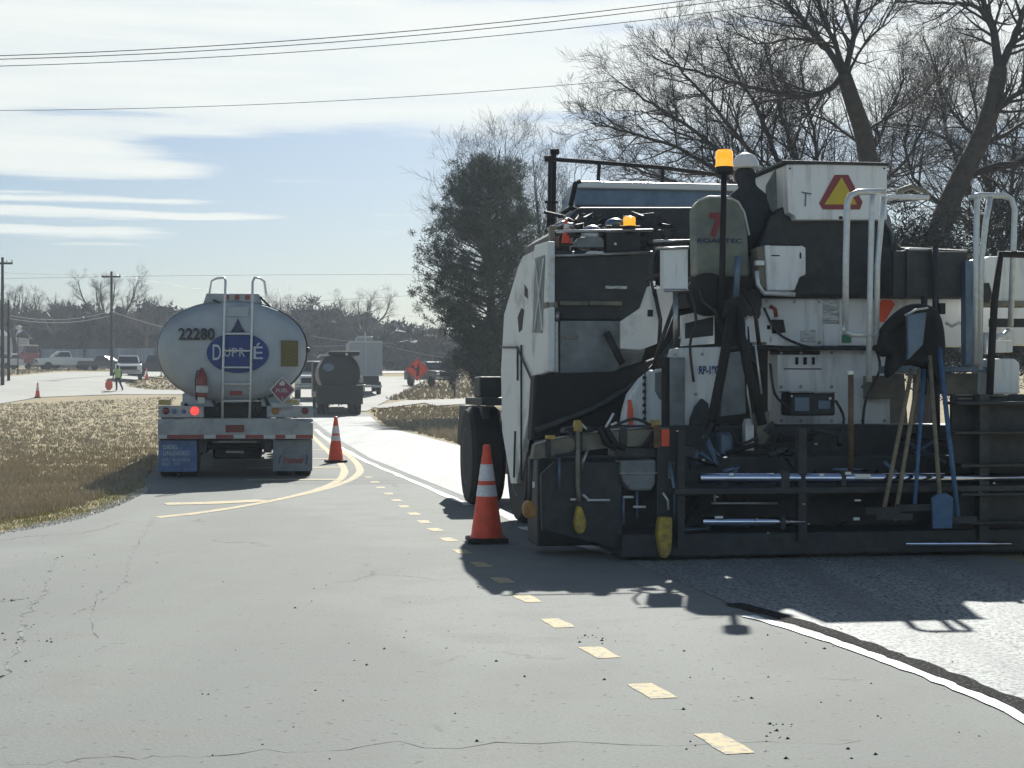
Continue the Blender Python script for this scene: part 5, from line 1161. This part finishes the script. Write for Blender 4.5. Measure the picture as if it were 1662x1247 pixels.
# ------------------------------------------------------------------ cones
def cone(px, py, label, D=None, H=.91, yaw=0.1, proto=None):
    x, y = hit(px, py) if D is None else ((px-CX)/F*D, D)
    z = h(x,y)+.02
    if proto: 
        c = copy_thing(proto, (x,y,z), yaw, label, 'traffic cones'); return c
    e = empty('traffic_cone', (x,y,z), yaw, label, 'traffic cone', 'traffic cones')
    mb = MB(); mb.box(-.19,.19,-.19,.19,0,.045); mb.build('base', 'black', e, bevel=.012)
    R = lambda z_: .128*(1-z_/.91)+.030
    mb = MB(); mb.lathe((0,0,0), [(R(.045)+.012,.045),(R(.06),.06),(R(.3),.3),(R(.6),.6),(R(.86),.86),(.034,.905),(.02,.915)], 'z', 28); mb.build('cone_shell', 'orange', e, smooth='auto')
    for z0_, z1_ in ((.43,.535),(.575,.73)):
        mb = MB(); mb.lathe((0,0,0), [(R(z0_)-.004,z0_-.001),(R(z0_)+.003,z0_),(R(z1_)+.003,z1_),(R(z1_)-.004,z1_+.001)], 'z', 28); mb.build('reflective_band', 'reflect', e, smooth='auto')
    return e
c0_ = cone(790, 883, 'large traffic cone in the foreground beside the paver')
cone(545, 752, 'traffic cone standing on the yellow lines right of the tanker', proto=c0_, yaw=.4)
cone(61, 646, 'traffic cone leaning on the near edge of the side road', proto=c0_, yaw=.2)
cone(238, 617, 'dark looking traffic cone by the grass island next to the silver pickup', proto=c0_, yaw=.3)
q = V.world(V.L(919,398,4.0)); cc = copy_thing(c0_, tuple(q), V.yaw, 'small orange cone standing on the upper deck of the paver', 'traffic cones'); cc.scale = (.33,.33,.28)
cc.scale = (.34,.34,.28)

# ------------------------------------------------------------------ work sign
D_ = 110; x, y = (677-CX)/F*D_, D_; z = h(x,y)
ws = empty('work_sign', (x,y,z), .15, 'orange diamond road work sign with flagger symbol on a stand', 'sign')
zc = CAMZ+(HY-600)/F*D_-z; s_ = .80
mb = MB(); mb.prism([(0,zc+s_),(s_,zc),(0,zc-s_),(-s_,zc)], 'y', -.015, .015); pn = mb.build('sign_panel', 'signorange', ws, bevel=.03)
mb = MB()
for i in range(4):
    a_3 = Vector((0,-.02,zc))+Vector((math.cos(i*math.pi/2)*.72,0,math.sin(i*math.pi/2)*.72)); b_3 = Vector((0,-.02,zc))+Vector((math.cos((i+1)*math.pi/2)*.72,0,math.sin((i+1)*math.pi/2)*.72)); mb.tube([a_3,b_3], .012, 4)
mb.build('border', 'blacklet', pn)
mb = MB(); mb.prism([(.02,zc+.22),(.14,zc+.22),(.17,zc-.05),(.12,zc-.10),(.14,zc-.45),(.05,zc-.45),(.06,zc-.15),(.02,zc-.45),(-.07,zc-.45),(-.01,zc-.05),(-.02,zc+.1),(-.22,zc+.05),(-.22,zc),(0,zc+.04)], 'y', -.028, -.018)
mb.lathe((.08,-.028,zc+.31), [(.07,0),(.07,.01)], 'y', 12); mb.box(-.42,-.2,-.028,-.018,zc+.08,zc+.28); mb.build('flagger_symbol', 'blacklet', pn)
mb = MB()
for dx in (-.35,.35): mb.tube([(dx,.3,0),(dx*.3,0,zc-.4)], .025, 6); mb.tube([(dx,-.3,0),(dx*.3,0,zc-.4)], .025, 6)
mb.tube([(0,.03,zc-.6),(0,.03,zc+.5)], .025, 6); mb.build('stand', 'steel', ws)
for px_, D_, yt, lab in ((738,100,622,'short dark marker post in the grass right of the work sign'),(777,78,640,'short wooden post beside the pine trunk')):
    x, y = (px_-CX)/F*D_, D_; z = h(x,y); e = empty('marker_post', (x,y,z), 0, lab, 'post'); H_ = CAMZ+(HY-yt)/F*D_-z
    mb = MB(); mb.box(-.06,.06,-.06,.06,0,max(H_,.9)); mb.build('post', 'polewood', e, bevel=.01); mb = MB(); mb.box(-.075,.075,-.075,.075,max(H_,.9),max(H_,.9)+.04); mb.build('cap', 'steel', e)

# ------------------------------------------------------------------ road vehicles
def pickup(name, loc, yaw, label, cat, paint, lower=None, group=None, old=False):
    """pickup, front at -y, 5.4 m long"""
    e = empty(name, loc, yaw, label, cat, group)
    mb = MB(); mb.prism([(-2.7,.45),(-2.7,1.02),(-2.6,1.10),(-1.3,1.18),(-1.2,1.22),(.55,1.22),(.6,1.18),(2.7,1.16),(2.7,.5)], 'x', -.97, .97); mb.build('body', paint, e, bevel=.05)
    mb = MB(); vs = [(-.86,-1.25,1.2),(.86,-1.25,1.2),(.86,.62,1.2),(-.86,.62,1.2),(-.70,-.55,1.84),(.70,-.55,1.84),(.70,.42,1.84),(-.70,.42,1.84)]
    mb.add(vs, [(0,3,2,1),(4,5,6,7),(0,1,5,4),(1,2,6,5),(2,3,7,6),(3,0,4,7)]); cb = mb.build('cab', paint, e, bevel=.06)
    mb = MB(); mb.add([(-.78,-1.21,1.27),(.78,-1.21,1.27),(.67,-.66,1.76),(-.67,-.66,1.76)], [(0,1,2,3)]); mb.v = [(v[0],v[1]-.03,v[2]+.03) for v in mb.v]; mb.build('windshield', 'glass', cb)
    for s_ in (-1,1):
        mb = MB(); mb.add([(s_*.88,-1.0,1.27),(s_*.88,.5,1.27),(s_*.76,.35,1.74),(s_*.76,-.5,1.74)], [(0,1,2,3)]); mb.build('side_window', 'glass', cb)
        mb = MB(); mb.box(s_*.93-.07, s_*.93+.07+.0*s_, -1.05,-.95,1.22,1.40); mb.build('mirror', 'black', cb)
        mb = MB(); mb.box(s_*.80-.13, s_*.80+.13, -2.73,-2.68,.80,1.0); mb.build('headlight', 'glasslit', e, bevel=.02)
        for yy in (-1.75,1.75): wheel(e, (s_*.88,yy,.38), .38, .24)
    mb = MB(); mb.box(-.62,.62,-2.73,-2.68,.74,1.0); mb.build('grille', 'black', e)
    mb = MB(); mb.box(-.98,.98,-2.82,-2.68,.50,.70); mb.build('bumper', 'steel', e, bevel=.04)
    mb = MB(); mb.box(-.80,.80,.75,2.6,1.1,1.19); mb.build('bed', lower or 'cardark', e)
    return e
def at(px, D): x = (px-CX)/F*D; return (x, D, h(x,D)+.03)
pk = pickup('pickup_truck', at(208,122), math.radians(14), 'silver pickup truck facing the camera on the side road', 'pickup truck', 'cartwhite')
def repaint(e, a, b, deep=True):
    for ch in list(e.children)+[g for c in e.children for g in c.children]:
        if ch.type == 'MESH' and ch.data.materials and ch.data.materials[0] == M[a]:
            ch.data = ch.data.copy(); ch.data.materials[0] = M[b]
G_ = 'vehicles parked by the side road'
pk['group'] = G_
c = copy_thing(pk, at(104,160), math.radians(-62), 'white pickup with red hood parked before the blue grey fence', G_)
c = copy_thing(pk, at(253,135), math.radians(80), 'dark pickup parked half hidden behind the tanker', G_); repaint(c, 'cartwhite', 'cardark')
c = copy_thing(pk, at(168,158), math.radians(70), 'low dark red pickup parked beside the middle utility pole', G_); repaint(c, 'cartwhite', 'cardark'); c.scale = (.9,.9,.75)
c = copy_thing(pk, at(16,163), math.radians(-20), 'pale old pickup parked beside the red truck', G_); c.scale = (1,1,.85)
c = copy_thing(pk, at(700,121), math.radians(30), 'dark pickup parked just beyond the work sign', G_); repaint(c, 'cartwhite', 'cardark')
c = copy_thing(pk, at(508,98), math.radians(6), 'white pickup showing between the tanker and the black tank truck', G_); c.scale = (1.05,1.05,1.25)
# red cab-over work truck
e = empty('work_truck', at(49,165), math.radians(-50), 'faded red truck with long hood parked before the fence', 'truck', G_)
mb = MB(); mb.prism([(-2.9,.6),(-2.9,1.35),(-1.2,1.5),(-1.1,1.6),(.6,1.6),(.6,.6)], 'x', -.95, .95); mb.build('body', 'carred', e, bevel=.08)
mb = MB(); mb.prism([(-1.15,1.55),(-.85,2.35),(.5,2.35),(.6,1.55)], 'x', -.88, .88); cb = mb.build('cab', 'carred', e, bevel=.08)
mb = MB(); mb.box(-.9,.9,-.8,.5,2.36,2.46); mb.build('roof', 'cartwhite', cb, bevel=.03)
mb = MB(); mb.add([(-.78,-1.17,1.65),(.78,-1.17,1.65),(.76,-.93,2.28),(-.76,-.93,2.28)], [(0,1,2,3)]); mb.build('windshield', 'glass', cb)
for s_ in (-1,1):
    mb = MB(); mb.add([(s_*.9,-.95,1.66),(s_*.9,.4,1.66),(s_*.9,.35,2.25),(s_*.9,-.75,2.25)], [(0,1,2,3)]); mb.build('side_window', 'glass', cb)
    mb = MB(); mb.lathe((s_*.62,-2.95,1.1), [(.12,0),(.13,.06)], 'y', 12); mb.build('headlight', 'glasslit', e)
    for yy in (-2.0,2.4): wheel(e, (s_*.85,yy,.48), .48, .28)
mb = MB(); mb.box(-1.05,1.05,.8,4.6,.85,1.05); mb.build('flatbed', 'rust', e, bevel=.02)
mb = MB(); mb.box(-1.0,1.0,-3.1,-2.92,.6,.82); mb.build('bumper', 'cartwhite', e, bevel=.03)
mb = MB(); mb.box(-.55,.55,-2.93,-2.89,.85,1.3); mb.build('grille', 'cartwhite', e)
# black tank truck ahead
K = Fr((551-CX)/F*80, 80, .158); zb = h(K.X0, 80)+.03
kt = empty('tank_truck', (K.X0,K.D0,zb), K.yaw, 'black tank truck stopped ahead on the fresh lane', 'tank truck')
mb = MB(); mb.lathe((0,0,2.05), [(.3,-.12),(.75,-.06),(1.0,0),(1.04,.05),(1.04,5.4),(.9,5.6)], 'y', 26); mb.build('tank', 'truckblack', kt, smooth='auto')
mb = MB(); mb.lathe((-.55,-.16,2.35), [(.28,0),(.28,.08)], 'y', 18); mb.v = [(v[0],v[1],2.35+(v[2]-2.35)*.7) for v in mb.v]; mb.build('painted_reflection', 'bluesteel', kt)  # pale disc painted for the light reflected off the tank end
mb = MB(); mb.box(-.55,1.0,-.05,4.8,2.95,3.16); mb.build('roof_walkway', 'truckblack', kt, bevel=.03)
mb = MB(); mb.box(-.95,-.2,0,4.8,2.9,3.0); mb.build('roof_trim', 'tapew', kt)
mb = MB(); mb.box(-1.18,1.18,-.3,5.6,.85,1.15); mb.box(-1.15,1.15,-.35,-.1,.5,1.45); mb.build('frame', 'truckblack', kt, bevel=.03)
mb = MB(); mb.box(1.02,1.2,.2,1.0,1.6,1.9); mb.box(1.05,1.25,-.3,.1,1.15,1.5); mb.build('spray_gear', 'steel', kt, bevel=.02)
mb = MB()
for i in range(14): mb.box(-.98+i*.15,-.92+i*.15,-.38,-.3,.42+.04*(i%3),.62)
mb.build('spray_nozzle', 'dark', kt)
mb = MB(); mb.box(-1.2,-1.1,-.32,-.28,.35,.6); mb.build('licence_plate', 'tapew', kt)
for s_ in (-.95,-.66,.66,.95):
    for yy in (.5,1.75): wheel(kt, (s_,yy,.50), .50, .26)
for s_ in (-.95,.95): wheel(kt, (s_,7.0,.50), .50, .28)
mb = MB(); mb.box(-1.15,1.15,5.7,7.6,.8,2.75); mb.box(-.9,.9,7.6,8.9,.8,1.8); mb.build('cab', 'truckblack', kt, bevel=.1)
mb = MB(); mb.blob((.35,-.1,3.0), .07, 8); mb.build('work_lamp', 'glasslit', kt)
# grey box truck beyond it
x, y, z = at(594, 104); bt = empty('box_truck', (x,y,z), .15, 'grey box truck half hidden beyond the black tank truck', 'box truck')
bt.scale = (.92,.92,.92)
mb = MB(); mb.box(-1.15,1.15,0,5.5,1.35,3.75); bx = mb.build('cargo_box', 'trucksilver', bt, bevel=.04)
mb = MB(); mb.box(-1.17,1.17,-.04,0,3.68,3.78); mb.box(-1.17,1.17,-.04,0,1.32,1.42); mb.box(-.02,.02,-.03,0,1.42,3.68); mb.build('door_frame', 'tapew', bx)
mb = MB(); mb.box(-.9,.9,-.3,5.5,.7,1.3); mb.build('chassis', 'dark', bt, bevel=.03)
mb = MB(); mb.box(-1.1,1.1,-.35,-.2,.5,.66); mb.build('bumper', 'tapew', bt)
mb = MB(); mb.box(1.2,1.42,5.2,5.3,2.5,3.2); mb.box(1.15,1.45,5.3,5.35,2.4,2.45); mb.build('mirror', 'black', bt)
mb = MB(); mb.box(-1.1,1.1,5.6,7.4,.9,2.9); mb.build('cab', 'trucksilver', bt, bevel=.1)
mb = MB(); mb.box(-.6,.5,.5,3.0,3.76,4.1); mb.build('roof_unit', 'trucksilver', bt, bevel=.04)
mb = MB(); mb.tube([(-.05,-.02,3.75),(-.05,-.02,4.4)], .05, 6); mb.build('antenna', 'tapew', bt)
for s_ in (-.95,.95):
    for yy in (.9,6.2): wheel(bt, (s_,yy,.48), .48, .3)

# ------------------------------------------------------------------ fence, shed, poles and wires
def wall(px0, px1, D0, D1, ht, name, label, cat, m):
    a = Vector(((px0-CX)/F*D0, D0)); b = Vector(((px1-CX)/F*D1, D1)); L_ = (b-a).length; n = max(4, int(L_/.35)); d = (b-a)/L_
    z0_ = min(h(*a), h(*b))-.2; e = empty(name, (a.x,a.y,z0_), math.atan2(d.y,d.x), label, cat)
    mb = MB(); vs = []
    for i in range(n*2+1):
        t = L_*i/(2*n); o_ = .05*(i % 2); vs += [(t,o_,0),(t,o_,ht+.2)]
    mb.add(vs, [(2*i,2*i+2,2*i+3,2*i+1) for i in range(2*n)]); mb.box(0,L_,.08,.12,0,ht+.19); mb.build('panel', m, e)
    k = max(1, int(L_/4)); 
    for i in range(k+1):
        mb = MB(); mb.box(L_*i/k-.06, L_*i/k+.06, -.08, 0, 0, ht+.3); mb.build('post', 'bluesteel', e)
    return e
wall(68,134,176,176,2.05,'metal_fence','blue grey corrugated metal fence behind the red truck','fence','fence')
wall(140,176,174,174,2.05,'metal_fence','blue grey fence section between two dark gaps left of the middle pole','fence','fence')
wall(186,250,172,172,2.2,'metal_fence','blue grey fence section behind the silver pickup','fence','fence')
x, y, z = at(2,178); sh_ = empty('shed', (x-4,y,z-.2), 0, 'pale metal shed at the left edge behind the poles', 'shed')
mb = MB(); mb.box(-4,5.3,0,6,0,3.6); wl = mb.build('wall', 'bldg', sh_, bevel=.02)
mb = MB(); mb.prism([(-.3,3.55),(3,4.4),(6.3,3.55),(6.3,3.65),(3,4.5),(-.3,3.65)], 'x', -4.3, 5.6); mb.build('roof', 'steel', sh_)
mb = MB(); mb.box(2.2,4.2,-.04,0,0,2.6); mb.build('door', 'bluesteel', wl)
x, y, z = at(262,140); 
e = empty('bollard', (x,y,z), 0, 'white post standing beside the dark pickup', 'post'); mb = MB(); mb.tube([(0,0,0),(0,0,1.5)], .08, 10); mb.build('post', 'cartwhite', e, smooth='auto'); mb = MB(); mb.tube([(0,0,1.5),(0,0,1.56)], .09, 10); mb.build('cap', 'steel', e)
def pole(px, ytop, D, arm, label, lean=0, r_=.14):
    x, y, z = at(px, D); H_ = CAMZ+(HY-ytop)/F*D-z; e = empty('utility_pole', (x,y,z), 0, label, 'utility pole', 'wooden utility poles')
    mb = MB(); mb.tube([(0,0,-.3),(lean,0,H_)], [r_,r_*.65], 10); mb.build('pole', 'polewood', e, smooth='auto')
    if arm:
        mb = MB(); mb.box(lean-arm,lean+arm,-.2,-.1,H_-.5,H_-.36); mb.build('crossarm', 'polewood', e)
        for i in (-.95,-.45,.45,.95):
            mb = MB(); mb.lathe((lean+arm*i,-.15,H_-.36), [(.03,0),(.06,.04),(.05,.14),(.02,.18)], 'z', 8); mb.build('insulator', 'glasslit', e)
    return e
pole(181,441,130,.75,'wooden utility pole with crossarm standing behind the flagger')
pole(4,418,112,.75,'tall utility pole with crossarm at the left edge')
pole(14,487,118,0,'shorter bare utility pole just right of the leftmost one', r_=.12)
e = pole(29,540,140,0,'thin lamp pole with pale round head above the red truck', r_=.06); e['category'] = 'street lamp'; e.name = 'street_lamp'; del e['group']
mb = MB(); mb.blob((.1,-.1,CAMZ+(HY-532)/F*140-at(29,140)[2]), .28, 10, (1,.8,.7)); mb.build('lamp_head', 'bldg', e, smooth=True)
def wire(pts, r_, label, m='wire', sag=0.0):
    a = pts[0]; e = MB(); P0, P1 = pts; n = 24
    q = [P0.lerp(P1, i/n)-Vector((0,0,sag*4*(i/n)*(1-i/n))) for i in range(n+1)]
    e.tube([p-P0 for p in q], r_, 5, cap=False); o = e.build('power_line', m, None, smooth=True); o.location = P0; tag(o, label, 'power line', 'overhead power lines'); return o
wire([P(-300,96,40),P(1500,-55,40)], .011, 'topmost overhead wire crossing the bright sky', sag=.55)
wire([P(-300,100,41),P(1500,-48,41)], .011, 'overhead wire running just under the topmost one', sag=.60)
wire([P(-300,112,42),P(1500,-28,42)], .010, 'third overhead wire crossing the sky', sag=.55)
wire([P(-300,177,44),P(1500,74,44)], .008, 'lowest long overhead wire reaching the bare tree crown', sag=.6)
wire([P(-200,425,112),P(181,446,130)], .012, 'thin wire from the leftmost pole to the middle pole', sag=.3)
wire([P(14,512,118),P(181,505,130)], .022, 'thick cable with painted sun glint slung between the utility poles', 'glintwire', sag=.5)
wire([P(14,517,118),P(181,512,130)], .022, 'second cable with painted sun glint slung just below the first', 'glintwire', sag=.45)
wire([P(181,446,130),P(760,520,200)], .012, 'thin wire running right from the middle pole crossarm', sag=.5)
wire([P(181,506,130),P(420,560,150)], .022, 'cable with painted sun glint descending from the middle pole toward the tanker', 'glintwire', sag=.4)
wire([P(-100,455,140),P(1400,455,140)], .012, 'faint far wire crossing low above the treeline', sag=-.5)
wire([P(420,492,150),P(1000,452,150)], .012, 'faint far wire above the far bare tree', sag=.3)
wire([P(505,545,140),P(640,557,140)], .018, 'wire with painted sun glint in front of the far wood above the black tank truck', 'glintwire', sag=.2)
wire([P(505,562,142),P(620,556,142)], .018, 'second wire with painted sun glint in front of the far wood', 'glintwire', sag=.1)
wire([P(620,560,142),P(800,590,135)], .018, 'wire with painted sun glint reaching down behind the work sign', 'glintwire', sag=.2)
# ------------------------------------------------------------------ haze
mb = MB(); mb.box(-420,420,-62,920,-1.0,26)
hm = bpy.data.materials.new('haze'); hm.use_nodes = True; nt = hm.node_tree; nt.nodes.clear()
pvn = N(nt, 'ShaderNodeVolumePrincipled'); pvn.inputs['Color'].default_value = (.80,.90,1,1); pvn.inputs['Density'].default_value = 0.0008; pvn.inputs['Anisotropy'].default_value = 0.0
on = N(nt, 'ShaderNodeOutputMaterial'); nt.links.new(pvn.outputs[0], on.inputs['Volume'])
hz_ = mb.build('haze', hm); hz_['kind'] = 'stuff'; tag(hz_, 'thin pale daylight haze over the road and trees', 'haze')
